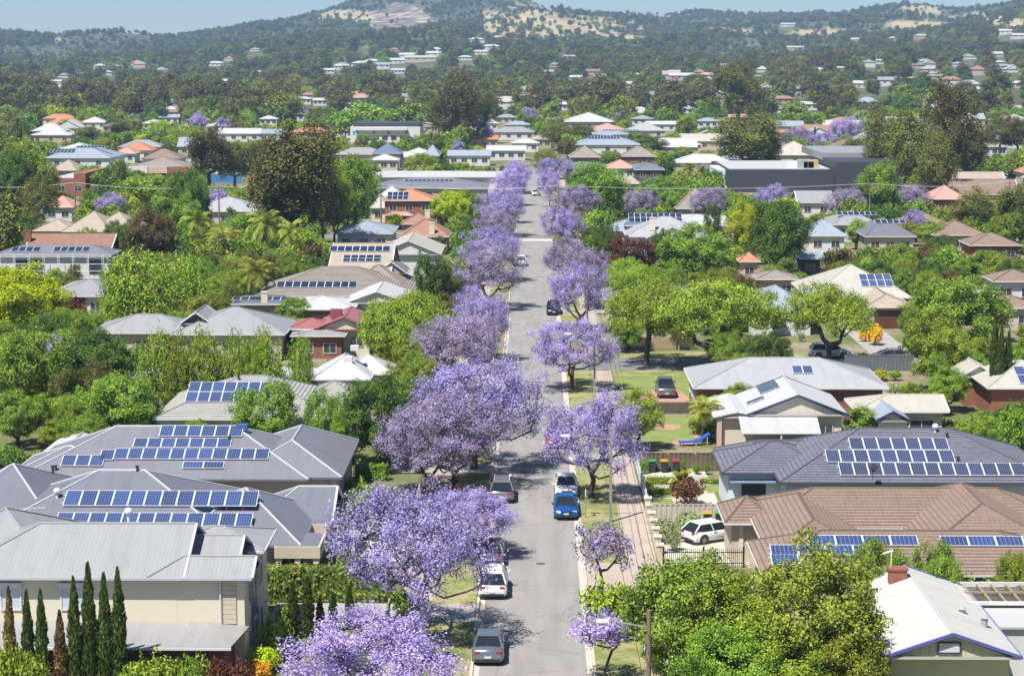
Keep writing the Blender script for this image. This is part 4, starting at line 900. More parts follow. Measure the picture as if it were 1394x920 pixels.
# ------------------------------------------------------------------ houses further along the street
def mid(label, short, xl, xr, ye, yr, ze, p, roof, wall, axis='x', ends='hh', solar=(), win=3, step=0., depth=None, name='house', cat='house', h=None, cap=None, gable=None, trim=None, group=None):
    h = h or House(label, short, name, cat, group); r = WR(xl, xr, ye, yr, ze, p) if depth is None else None
    if depth is not None: a, b_ = P(xl, ye, ze), P(xr, ye, ze); r = (a.x, b_.x, a.y, a.y + depth)
    dd = min(24.0, max(5.0, r[3] - r[2])); r = (r[0], r[1], r[2], r[2] + dd)
    rf = ROOF[roof]; h.wing(r, ze, p, rf, wall, axis, ends, step=step, capm=cap or rf, gable=gable, trim=trim); k = len(h.wings) - 1
    if win: h.auto_windows(k, win, 1.5, 1.2, ze - 1.5)
    for q in solar: h.solar(k, *q)
    return h
# left side
h = mid('long pale grey hip roofed house with small gablets behind a tree screen', 'the long pale grey hip house', 122, 262, 453, 428, 3.1, .34, 'lightgrey', BEIGE)
mid('', None, 232, 388, 455, 418, 3.1, .38, 'lightgrey', BEIGE, h=h); mid('', None, 245, 288, 440, 416, 4.0, .7, 'lightgrey', BEIGE, 'y', 'gg', h=h, depth=7, win=0, gable=DARKW)
mid('low flat pale roofed outbuilding below the house in scaffolding', 'the flat pale outbuilding', 60, 147, 403, 380, 2.9, .16, 'lightgrey', WHITEW)
h = mid('two-storey white house wrapped in scaffolding with slate roof and panels', 'the house in scaffolding', -10, 152, 347, 334, 5.4, .3, 'slate2', WHITEW, solar=((18, 337, 4, 1, 1), (75, 337, 5, 1, 1)), win=0)
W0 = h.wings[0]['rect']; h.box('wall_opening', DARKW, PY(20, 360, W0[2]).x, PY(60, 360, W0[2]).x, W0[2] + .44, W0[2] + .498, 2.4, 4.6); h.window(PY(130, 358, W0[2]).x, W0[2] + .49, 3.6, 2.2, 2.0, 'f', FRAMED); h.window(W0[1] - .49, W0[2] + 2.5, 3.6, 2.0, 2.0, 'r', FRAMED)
sfx = empty('scaffolding', ((W0[0] + W0[1]) / 2, W0[2] - 1.2, 0), 0, 'tubular steel scaffolding in front of the two-storey white house', 'scaffolding'); n = 9; wd = W0[1] - W0[0] + 2
for i in range(n + 1):
    b = MB(); x = -wd / 2 + wd * i / n
    b.bar((x, 0, 0), (x, 0, 5.6), .045, 6); b.bar((x, .9, 0), (x, .9, 5.6), .045, 6); b.bar((x, 0, 2.1), (x, .9, 2.1), .04, 6); b.build('standard', ALU, sfx)
for z in (1.0, 2.2, 3.2, 4.2, 5.2): b = MB(); b.bar((-wd / 2, -.03, z), (wd / 2, -.03, z), .04, 6); b.build('ledger', ALU, sfx)
b = MB(); b.box(-wd / 2, wd / 2, .1, .8, 2.14, 2.2); b.build('deck', mat('timber_deck', (.45, .36, .26), .9), sfx)
h = mid('long brown tiled roof with a brick chimney at its end', 'the long brown tiled roof', 34, 152, 338, 318, 3.2, .45, 'redt', BRICK, 'x', 'gg', step=.35); h.chimney(38, 314, h.wings[0]['rect'][2] + 2, 1.0, 2.2)
h = mid('house with broad tan pyramid roofs above the long brown roof', 'the tan pyramid roofed house', 44, 100, 314, 298, 3.0, .42, 'tant', TAN, step=0); mid('', None, 84, 150, 315, 287, 3.0, .42, 'tant', TAN, h=h); mid('', None, 120, 185, 313, 288, 3.0, .42, 'tant', TAN, h=h)
h = mid('grey brown tiled house with a single row of ten dark panels', 'the grey brown tiled house', 346, 562, 403, 363, 3.0, .38, 'greybt', TAN, solar=((378, 384, 10, 1, 1),), step=.35); h.chimney(527, 385, h.wings[0]['rect'][2] + 6, .8, 1.5, CREAM); mid('', None, 460, 560, 396, 360, 3.02, .38, 'greybt', TAN, h=h, win=0); h.solar(1, 490, 375, 3, 1, 1)
h = mid('tan house with double rows of dark panels and grey gables', 'the tan house with double panel rows', 446, 532, 372, 331, 4.6, .36, 'tant', GREYW, 'x', 'gg', solar=((450, 336, 8, 1, 1), (468, 348, 5, 2, 1, 1.02, 1.02)), win=2)
mid('', None, 512, 554, 372, 350, 4.4, .75, 'greybt', GREYW, 'y', 'gg', depth=7, h=h, win=0); 
h = mid('tall pale gabled house with wide white bargeboards', 'the tall pale gabled house', 512, 600, 346, 309, 4.2, .42, 'cream', WHITEW, 'y', 'gg', depth=14, win=2)
h = mid('white metal roofed house with cream gable beside the pink roofed house', 'the white roofed house with cream gable', 470, 556, 412, 385, 3.2, .36, 'white', CREAM, 'y', 'gg', depth=11, win=1); mid('', None, 385, 482, 421, 403, 3.0, .2, 'white', BRICK, h=h); h.chimney(360, 397, h.wings[1]['rect'][2] + 3, .8, 1.4, CREAM)
h = mid('red metal roofed house with cream gable front', 'the red roofed gable house', 428, 508, 448, 417, 3.1, .40, 'red', CREAM, 'y', 'gg', depth=10, trim=mat('trim_maroon', (.2, .06, .06), .5)); mid('', None, 390, 450, 448, 433, 3.0, .25, 'red', BRICK, h=h)
q = P(460, 435, 4.0); h.box('roof_cooler', mat('cooler_maroon', (.25, .07, .08), .5), q.x - 1, q.x + .3, q.y + 1, q.y + 2.2, 4.0, 5.0)
h = mid('low white roofed annexe in front of the red roofed gable house', None, 395, 470, 457, 447, 2.7, .12, 'lightgrey', BRICK)
mid('flat slab roof carport with dark panels beside the palm', None, 314, 392, 414, 402, 2.8, .15, 'slate', GREYW, solar=((318, 405, 4, 1, 1), (350, 405, 4, 1, 1)), win=0, name='carport', cat='carport')
mid('low white metal roofed shed among palms', None, 455, 535, 318, 301, 3.0, .2, 'zinc', WHITEW)
h = mid('brown tiled house with cream chimney beside the street trees', 'the brown tiled street house', 545, 612, 322, 297, 3.1, .45, 'redt', PINKW); h.chimney(588, 303, h.wings[0]['rect'][2] + 1, .9, 3.4, CREAM); h.chimney(582, 286, h.wings[0]['rect'][2] + 7, .9, 1.4, CREAM); mid('', None, 545, 592, 305, 290, 3.1, .45, 'redt', PINKW, h=h)
h = mid('two-storey red brick house with orange tiled hip roof and panels', 'the two-storey red brick house', 520, 593, 273, 257, 5.6, .4, 'oranget', BRICK, solar=((528, 262, 4, 2, 1),)); mid('', None, 524, 562, 293, 283, 2.8, .3, 'pinkt', BRICK, h=h)
mid('long white flat roofed hall beyond the orange tiled house', 'the long white hall', 505, 706, 241, 226, 4.0, .06, 'white', WHITEW, win=6, name='hall', cat='hall')
mid('long slate roofed building with a strip of dark panels', 'the long slate building', 503, 665, 256, 242, 3.2, .2, 'slate2', GREYW, solar=((551, 245, 11, 1, 1),), name='building', cat='building')
mid('low white pitched roof beside the orange tiled house', None, 512, 550, 270, 253, 3.0, .4, 'white', WHITEW)
mid('cream block with pale roof beside the two-storey red brick house', None, 502, 527, 283, 265, 3.0, .3, 'cream', CREAM)
mid('navy roofed brown brick house below the white school hall', 'the navy roofed brick house', 505, 546, 209, 195, 4.5, .4, 'blue', TAN)
mid('low white roofed house beside the navy roofed brick house', None, 545, 592, 212, 201, 3.2, .3, 'white', WHITEW); mid('zinc roofed block beside the flagpoles', None, 576, 598, 212, 197, 3.5, .3, 'zinc', GREYW)
h = House('large white hall with dark flat roof and blue squares on its front', 'the large white hall with blue squares', 'hall', 'hall'); a, b_ = P(477, 194, 0), P(572, 194, 0); Yh = a.y; zt = PY(500, 173, Yh).z
h.box('wall', WHITEW, a.x, b_.x, Yh, Yh + 25, -.1, zt); zr_ = PY(500, 169, Yh + 8).z; h.box('roof', ROOF['black'], a.x + 1, b_.x - .5, Yh + 2, Yh + 24, zt + .002, zt + 1.5); h.box('eave_band', FRAMEW, a.x + 2, b_.x - 5, Yh - 1.2, Yh - .01, zt - 1.3, zt - .3)
SQ = mat('square_blue', (.10, .30, .62), .5)
for px, py in ((482, 181), (486, 178), (509, 180), (529, 181), (553, 180), (565, 186)): q = PY(px, py, Yh); h.box('blue_square', SQ, q.x - .55, q.x + .55, Yh - .05, Yh - .004, q.z - .7, q.z + .7)
for px in (500, 512, 524, 536, 548): q = PY(px, 188, Yh); h.window(q.x, Yh - .01, q.z, 2.2, 1.6, 'f', FRAMED)
KEEP.append((477, 572, 169, 192, Yh)); FOOT.append((a.x, b_.x, Yh, Yh + 25))
for i, px in enumerate((588, 591.5, 596, 600)):
    q = P(px, 194); f_ = empty('flagpole', (q.x, q.y, 0), 0, 'slim white flagpole in a row beside the large white hall', 'flagpole', 'flagpoles by the hall'); b = MB(); b.bar((0, 0, 0), (0, 0, 6.2), .12, 8, .08); b.build('pole', FRAMEW, f_); b = MB(); b.bar((0, 0, 6.2), (0, 0, 6.4), .16, 8); b.build('finial', FRAMEW, f_)
h = House('red brick flat roofed building with white parapet roof', 'the red brick flat roofed building', 'building', 'building'); a, b_ = P(70, 268), P(136, 262); zt = PY(100, 243, a.y).z
h.box('wall', BRICK, a.x, b_.x, a.y, a.y + 22, -.1, zt); h.box('roof', ROOF['white'], a.x + .4, b_.x - 3, a.y + .4, a.y + 21.6, zt + .002, zt + .12); h.box('parapet', BRICK, b_.x - 2.8, b_.x, a.y, a.y + 22, zt + .002, zt + 1.2)
for k in range(3): h.window(a.x + 2.5 + k * 4, a.y - .01, 2, 1.8, 1.5)
KEEP.append((70, 136, 236, 262, a.y)); FOOT.append((a.x, b_.x, a.y, a.y + 22))
h = mid('pink-red roofed house beside the red brick flat roofed building', 'the pink-red roofed house', 57, 100, 282, 266, 3.0, .42, 'pinkt', WHITEW)
h = mid('row of shops with brown roof and white and terracotta front', 'the row of shops', 175, 256, 228, 214, 4.0, .3, 'greybt', PINKW, win=0, name='shop_row', cat='shops'); r0 = h.wings[0]['rect']
for k, m_ in enumerate((WHITEW, PINKW, BRICK)): L = (r0[1] - r0[0]) / 3; h.box('shop_front', m_, r0[0] + k * L + .1, r0[0] + (k + 1) * L - .1, r0[2] - 1.0, r0[2] + .3, 2.5, 4.2); h.window(r0[0] + (k + .5) * L, r0[2] + .49, 1.3, L * .7, 2.0, 'f', FRAMED, 'shop_window', mull=2)
fb = empty('hoarding', tuple(P(308, 249)), 0, 'bright blue hoarding fence below the gum trees', 'fence'); a, b_ = P(287, 249), P(330, 249); KEEP.append((284, 332, 234, 250, a.y))
for k in range(6): b = MB(); L = (b_.x - a.x) / 6; b.box(-3 * L + k * L + .03, -3 * L + (k + 1) * L - .03, -.05, .05, .1, 2.3); b.build('hoarding_panel', mat('hoarding_blue', (.05, .22, .55), .5, .2, .4), fb)
mid('wide blue-white roofed villa with solar panels on several planes', 'the wide blue-white villa', 60, 150, 215, 196, 4.5, .3, 'zinc', BLUEW, solar=((70, 203, 7, 2, 1), (105, 199, 9, 1, 1))); mid('small orange roofed house beside the blue-white villa', None, 155, 185, 209, 200, 3.0, .4, 'pinkt', WHITEW)
mid('pale brown roofed house below the blue-white villa', None, 68, 105, 232, 217, 3.0, .4, 'tant', PINKW)
# right side
h = mid('wide tan metal pyramid roofed house with brown garage door and solar panels', 'the tan pyramid house with brown garage', 1100, 1242, 405, 348, 3.0, .40, 'cream', BEIGE, solar=(), depth=17, win=0)
W0 = h.wings[0]['rect']; h.wing((P(1178, 418, 2.8).x, P(1245, 418, 2.8).x, P(1200, 418, 2.8).y, W0[2] + 5), 2.8, .4, ROOF['tant'], BEIGE, 'y', 'hh'); g = h.wings[1]['rect']
h.box('garage_door', mat('garage_brown', (.10, .045, .03), .5, .1), g[0] + 1.2, g[1] - 1.2, g[2] + .44, g[2] + .5, 0, 2.3); h.solar(0, 1168, 374, 4, 2, 0)
mid('blue-grey metal hip roofed house beside the spreading tree', 'the blue-grey hip house', 1018, 1110, 424, 388, 3.0, .32, 'zinc', WHITEW)
mid('low grey brown roofed house with long eaves behind the blue-grey hip house', None, 1030, 1088, 380, 367, 2.9, .3, 'greybt', TAN)
h = mid('two-storey pink-grey house with brown tiled roofs at the lane', 'the two-storey brown tiled house', 1352, 1420, 383, 366, 5.4, .4, 'brownt', WHITEW); mid('', None, 1335, 1420, 419, 402, 2.9, .35, 'brownt', BEIGE, h=h); mid('', None, 1312, 1352, 398, 385, 3.0, .2, 'white', WHITEW, h=h, solar=((1318, 388, 4, 1, 0),), win=0)
h = mid('grey gabled villa with pale blue gable and tall chimneys', 'the grey gabled villa', 852, 966, 322, 295, 3.4, .45, 'grey', BLUEW); mid('', None, 880, 950, 324, 308, 3.4, .42, 'grey', BLUEW, 'y', 'gg', depth=10, h=h, win=1); mid('', None, 826, 878, 314, 299, 3.3, .4, 'zinc', BLUEW, h=h); mid('', None, 850, 915, 307, 289, 4.4, .42, 'blue', WHITEW, h=h, win=0); h.chimney(888, 296, h.wings[0]['rect'][2] + 2, 1.0, 2.2, CREAM); h.solar(3, 855, 291, 9, 2, 1)
mid('long white flat roofed building behind the grey gabled villa', None, 908, 1004, 308, 286, 3.4, .1, 'white', WHITEW)
mid('brown tiled steep roofed house with a small dormer beside a jacaranda', 'the brown steep roofed house', 920, 978, 284, 256, 3.0, .6, 'greybt', TAN)
mid('small grey roofed house among orchard trees', None, 868, 918, 262, 248, 3.0, .3, 'lightgrey', GREYW); mid('narrow tan roof in the greenery behind the jacaranda row', None, 846, 872, 250, 238, 3.0, .4, 'tant', TAN)
mid('pink-red tiled roofed white house at the far corner', 'the pink-red tiled white house', 824, 866, 229, 217, 4.0, .4, 'pinkt', WHITEW)
mid('long low slate building with roof units beyond the pink-red roof', None, 770, 826, 229, 220, 4.0, .1, 'slate2', DARKW, name='building', cat='building'); mid('dark blue low hall beside the pink-red roof', None, 864, 905, 231, 220, 4.5, .1, 'slate2', DARKW, name='hall', cat='hall')
h = mid('brown roofed brick house with twin front gables', 'the twin gabled brick house', 775, 818, 214, 198, 4.5, .5, 'greybt', BRICK); mid('', None, 785, 798, 216, 207, 4.0, .8, 'greybt', BRICK, 'y', 'gg', depth=8, h=h, win=0); mid('', None, 801, 815, 216, 207, 4.0, .8, 'greybt', BRICK, 'y', 'gg', depth=8, h=h, win=0)
h = mid('brown steep roofed house with dormers beside the twin gabled house', None, 846, 894, 213, 199, 4.5, .6, 'greybt', BRICK); mid('', None, 875, 890, 215, 206, 4.0, .8, 'greybt', BRICK, 'y', 'gg', depth=8, h=h, win=0)
mid('large zinc roofed building with panels on its slope', 'the large zinc roofed building', 783, 872, 197, 183, 5.0, .3, 'zinc', WHITEW, solar=((800, 185, 10, 2, 1),), name='building', cat='building'); mid('blue-white roofed building with a dark strip of panels', None, 807, 856, 183, 176, 7.0, .2, 'zinc', WHITEW, solar=((820, 177, 12, 1, 0),), name='building', cat='building')
mid('white double roofed church hall', None, 768, 836, 166, 152, 6.0, .3, 'white', GREYW, name='hall', cat='hall'); mid('pink tiled roof behind the zinc roofed building', None, 800, 855, 178, 168, 4.5, .35, 'pinkt', WHITEW)
# dark supermarket
h = House('long charcoal walled supermarket with flat roof and plant units', 'the charcoal supermarket', 'supermarket', 'building'); a = P(987, 262); zt = PY(1050, 231, a.y).z; x0, x1 = a.x, P(1225, 262).x
CHAR = mat('wall_charcoal', (.045, .050, .064), .6, .1, .3)
h.box('wall', CHAR, x0, P(1130, 260).x, a.y, a.y + 40, -.1, zt); h.box('wall', CHAR, P(1130, 260).x + .01, x1, a.y - 3, a.y + 40, -.1, PY(1160, 221, a.y - 3).z); h.box('roof', ROOF['white'], x0 + 1, P(1130, 260).x - 1, a.y + .6, a.y + 39, zt + .002, zt + .2)
h.box('corner_wall', BLUEW, x0 - 2.2, x0 - .01, a.y - .1, a.y + 20, -.1, zt); h.box('roof', ROOF['lightgrey'], P(1165, 220).x * .72, x1 + 1, a.y + 20, a.y + 60, zt + 1.4, zt + 3.2)
for k, px in enumerate((1078, 1092, 1100, 1106)): q = PY(px, 226, a.y + 4); h.box('roof_plant_unit', (ALU, GREYW, GREYW, mat('plant_tan', (.5, .38, .2), .7))[k], q.x - 1.2, q.x + 1.3, a.y + 3, a.y + 6, zt + .2, zt + 1.8 + .4 * (k % 2))
h.box('dark_wing', DARKW, x1 + .5, x1 + 18, a.y + 2, a.y + 30, -.1, zt - .8); h.box('roof', ROOF['white'], x1 + 2, x1 + 17, a.y + 4, a.y + 28, zt - .79, zt - .5)
KEEP.append((990, 1226, 208, 258, a.y)); FOOT.append((x0, x1 + 18, a.y - 3, a.y + 60))
mid('pale grey gabled cottage between two jacarandas', 'the pale grey gabled cottage', 1086, 1136, 276, 260, 3.2, .35, 'lightgrey', WHITEW, 'x', 'gg')
mid('zinc roofed pavilion with white columns', 'the zinc roofed pavilion', 1098, 1154, 321, 299, 3.0, .35, 'zinc', WHITEW)
h = mid('pale panelled roof and dark skillion villa with pergola columns', 'the dark skillion villa', 1132, 1200, 306, 287, 3.2, .3, 'lightgrey', WHITEW, solar=((1138, 289, 7, 1, 1),)); mid('', None, 1178, 1248, 322, 296, 3.4, .3, 'slate', BEIGE, h=h); h.solar(1, 1190, 300, 5, 1, 1)
mid('pink tiled hip roofed brick house', 'the pink tiled brick house', 1270, 1316, 271, 252, 4.2, .42, 'pinkt', BRICK)
h = mid('long terracotta brown tiled house with several wings', 'the long terracotta house', 1224, 1300, 308, 288, 3.0, .4, 'brownt', TAN); mid('', None, 1270, 1345, 320, 300, 3.0, .4, 'brownt', TAN, h=h); mid('', None, 1320, 1392, 334, 316, 3.0, .4, 'brownt', BRICK, h=h)
mid('small orange tiled roof shed beside the lime tree', None, 1006, 1036, 356, 343, 2.6, .5, 'oranget', PINKW); mid('small pink roofed cottage beside the orange shed', None, 978, 998, 348, 337, 2.8, .5, 'pinkt', WHITEW)
mid('grey garden shed with shallow gable roof', None, 1086, 1122, 352, 343, 2.3, .25, 'zinc', DARKW, 'x', 'gg', name='garden_shed', cat='shed')
mid('pale orange tiled roof behind the burgundy shrubs', None, 880, 950, 342, 328, 2.9, .4, 'oranget', BRICK)
h = mid('pale roofed villa screened by the spreading trees', 'the pale villa behind spreading trees', 822, 958, 407, 385, 3.0, .28, 'lightgrey', CREAM)
mid('white gabled blue-trimmed house by the tall cypress', None, 1098, 1132, 182, 165, 4.2, .5, 'zinc', WHITEW, 'y', 'gg', depth=10)
mid('broad brown hip roof by the conifer', None, 1130, 1185, 204, 189, 3.5, .35, 'brownt', TAN); mid('grey roofed house behind the brown hip roof', None, 1165, 1215, 190, 178, 4.0, .3, 'grey', WHITEW)

# ------------------------------------------------------------------ far houses: x, front eave row, width in pixels, roof, wall
FAR = """640 212 60 zinc W|690 205 55 white W|715 195 40 white W|660 190 40 oranget P|700 180 60 lightgrey W|735 190 30 tant T|555 214 30 white W|525 218 40 white B
330 182 60 white W|370 182 50 zinc W|215 168 30 white W|236 160 30 zinc W|125 178 30 redt T|300 172 30 white W|405 158 30 lightgrey W|370 162 26 white W|385 150 24 white W|440 142 20 white W|415 140 28 white W|478 148 22 cream W|500 138 34 tant T|560 144 40 lightgrey W|610 145 24 white W|590 152 30 zinc W|650 125 26 zinc W|660 168 40 white W|690 160 30 lightgrey B|705 170 36 zinc W|765 148 30 white W|745 155 26 tant T
850 128 40 white W|885 134 44 lightgrey W|925 108 36 white P|905 122 20 oranget P|960 105 30 pinkt W|940 150 34 white W|960 165 30 zinc W|985 165 36 brownt T|1000 160 26 pinkt W|845 118 30 white W|800 118 30 cream P|780 108 24 white W|870 105 22 white W
1060 140 36 redt T|1055 150 40 lightgrey W|1095 148 24 white W|1085 128 50 zinc W|1165 118 34 white W|1200 115 40 lightgrey W|1110 98 26 white W|1140 96 18 cream W|1235 112 30 tant T|1375 118 26 white P|1380 52 36 white W|1360 46 30 white W|1080 68 34 cream B|1065 35 20 white W|1210 55 22 white W|1160 56 22 white W|1190 85 14 white W|1245 52 24 cream T|1340 180 40 tant T|1365 190 36 zinc W|1310 200 36 white W|1345 200 30 white W
545 84 26 white W|560 78 40 white W|590 76 44 white W|575 82 50 cream B|605 70 36 white W|635 80 20 white W|655 72 20 white W|670 66 26 white W|650 56 22 white W|680 52 20 white W|510 85 24 white W|495 88 26 white W|470 92 20 white W|450 98 22 white W|545 98 20 white W|520 92 30 zinc W|355 100 14 cream W|300 88 24 white W|285 112 16 white W|170 92 16 white W|155 100 14 white W|120 103 12 redt P|95 122 24 white W|165 116 16 white W|178 115 10 white W|150 125 18 redt P|58 90 18 white W|85 135 20 white W|110 122 20 lightgrey W|55 120 16 white W|30 130 16 cream T|195 150 20 brownt T|240 155 26 brownt T|160 172 24 brownt T"""
WC = {'W': WHITEW, 'P': PINKW, 'T': TAN, 'B': BEIGE}
RN = {'zinc': 'blue-grey', 'white': 'white', 'oranget': 'orange', 'lightgrey': 'pale grey', 'tant': 'tan', 'redt': 'reddish brown', 'cream': 'cream', 'pinkt': 'pink', 'brownt': 'brown'}
HILLHOMES = []
for ent in FAR.replace('\n', '|').split('|'):
    x, ye, wp, rf, wl = ent.split(); x, ye, wp = float(x), float(ye), float(wp); zb = 0.0
    a = P(x, max(ye, 110) , 3.2); Y = a.y
    if ye < 150:                                   # stands on the rising ground: march along the ray to the hillside
        d = ray(x, ye + 3); Y = None
        for D in range(900, 5200, 10):
            zz = CAMH + d.z / d.y * D; px_ = 727 + (d.x / d.y) * 2710
            if zz < (float(hill(np.array([px_]), np.array([float(D)]))[0]) if D > 1000 else 0): Y = float(D); break
        if Y is None: Y = 4000.0
        zb = max(0.0, float(hill(np.array([x]), np.array([Y]))[0])) if Y > 1000 else 0.0
    X = (x - 727) / 2710 * Y * 1.01; wid = min(max(wp / 2710 * Y, 9), 34); dep = min(max(wid * .6, 8), 13); hh = 3.2 if wid < 22 else 4.4
    hill_ = Y > 1000
    h = House('%s roofed house %s' % (RN[rf], 'high on the wooded hillside' if Y > 2300 else ('at the wooded foot of the hills' if hill_ else 'among the distant suburb trees')), None, group='%s roofed far houses' % RN[rf])
    if hill_: hh += .5 + Y / 5000
    h.wing((X - wid / 2, X + wid / 2, Y, Y + dep), hh, .36, ROOF[rf], WC[wl], 'x', random.choice(('hh', 'gg')), cap=Y < 1200, gut=False)
    h.auto_windows(0, 4, 1.8, 1.3, hh - 1.5)
    if zb: h.root.location.z = zb - .4; HILLHOMES.append((x, Y))

# the rest of the suburb: roofs that show between the trees
rh = random.Random(21)
for band, (ya_, yb_, sx_, sy_, pr) in enumerate(((400, 1000, 23, 25, .5), (1010, 1900, 34, 46, .30), (1900, 2700, 60, 70, .16))):
    Y = ya_
    while Y < yb_:
        half = Y * .262; X = -half * 1.02
        while X < half:
            X += sx_ * rh.uniform(.8, 1.25)
            if rh.random() > pr: continue
            y0 = Y + rh.uniform(-6, 6); wid, dep = rh.uniform(11, 18), rh.uniform(9, 13)
            if abs(X) < 9 + wid / 2 and Y < 610: continue
            if any(a - 3 < X + wid / 2 and X - wid / 2 < b_ + 3 and c - 3 < y0 + dep and y0 < d + 3 for (a, b_, c, d) in FOOT): continue
            px_, py_ = proj(X, y0, 3.2); s_ = pxm(y0)
            if any(YY < 2e4 and px_ + wid / 2 * s_ > a and px_ - wid / 2 * s_ < b_ and py_ > c and py_ - 4 * s_ < d and YY > y0 for (a, b_, c, d, YY) in KEEP): continue
            rf = rh.choice(('lightgrey', 'white', 'white', 'zinc', 'tant', 'brownt', 'redt', 'cream', 'grey', 'oranget', 'lightgrey')); zb = 0.0
            if Y > 1000: zb = float(hill(np.array([727 + X / y0 * 2710]), np.array([y0]))[0])
            rn = RN.get(rf, 'grey'); hh = rh.choice((3.1, 3.2, 5.2)) if band else 3.1
            h = House('%s roofed house %s' % (rn, 'at the wooded foot of the hills' if band else 'among the distant suburb trees'), None, group='%s roofed far houses' % rn, keep=band == 0)
            h.wing((X - wid / 2, X + wid / 2, y0, y0 + dep), hh, rh.choice((.3, .4, .5)), ROOF[rf], WC[rh.choice('WWPTB')], rh.choice('xxy'), rh.choice(('hh', 'hh', 'gg')), cap=Y < 700, gut=Y < 600)
            if Y < 1400: h.auto_windows(0, 3, 1.6, 1.2, 1.6)
            if zb: h.root.location.z = zb - .3; HILLHOMES.append((727 + X / y0 * 2710, y0))
        Y += sy_

# ------------------------------------------------------------------ vehicles
RUB = mat('tyre_rubber', (.02, .02, .022), .8, .2); RIM = mat('wheel_rim', (.42, .43, .45), .35, .1, metal=.6); CGLASS = mat('car_glass', (.018, .022, .028), .05, .2, 2, spec=.9)
TRIMB = mat('car_trim_black', (.025, .025, .028), .5, .1); LAMPW = mat('headlight_clear', (.75, .77, .80), .12, .1); LAMPR = mat('taillight_red', (.42, .02, .02), .15, .15); PLATE = mat('number_plate', (.72, .72, .68), .5, .05)
def paint(name, c, metal=.25): return mat('paint_' + name, c, .22, .05, .8, metal=metal, spec=.7)
_w = MB()
for i in range(18):
    a0, a1 = 2 * math.pi * i / 18, 2 * math.pi * (i + 1) / 18
    for (r0, x0, r1, x1) in ((.20, -.10, .31, -.11), (.31, -.11, .335, -.08), (.335, -.08, .335, .08), (.335, .08, .31, .11), (.31, .11, .20, .10)):
        _w.face([(x0, r0 * math.cos(a0), r0 * math.sin(a0)), (x1, r1 * math.cos(a0), r1 * math.sin(a0)), (x1, r1 * math.cos(a1), r1 * math.sin(a1)), (x0, r0 * math.cos(a1), r0 * math.sin(a1))])
TYRE = _w.mesh('tyre', RUB, True); _w = MB(); _w.bar((-.09, 0, 0), (.09, 0, 0), .205, 18)
for i in range(5): t = 2 * math.pi * i / 5; _w.bar((.10, 0, 0), (.10, .2 * math.cos(t), .2 * math.sin(t)), .035, 4)
RIMM = _w.mesh('rim', RIM)
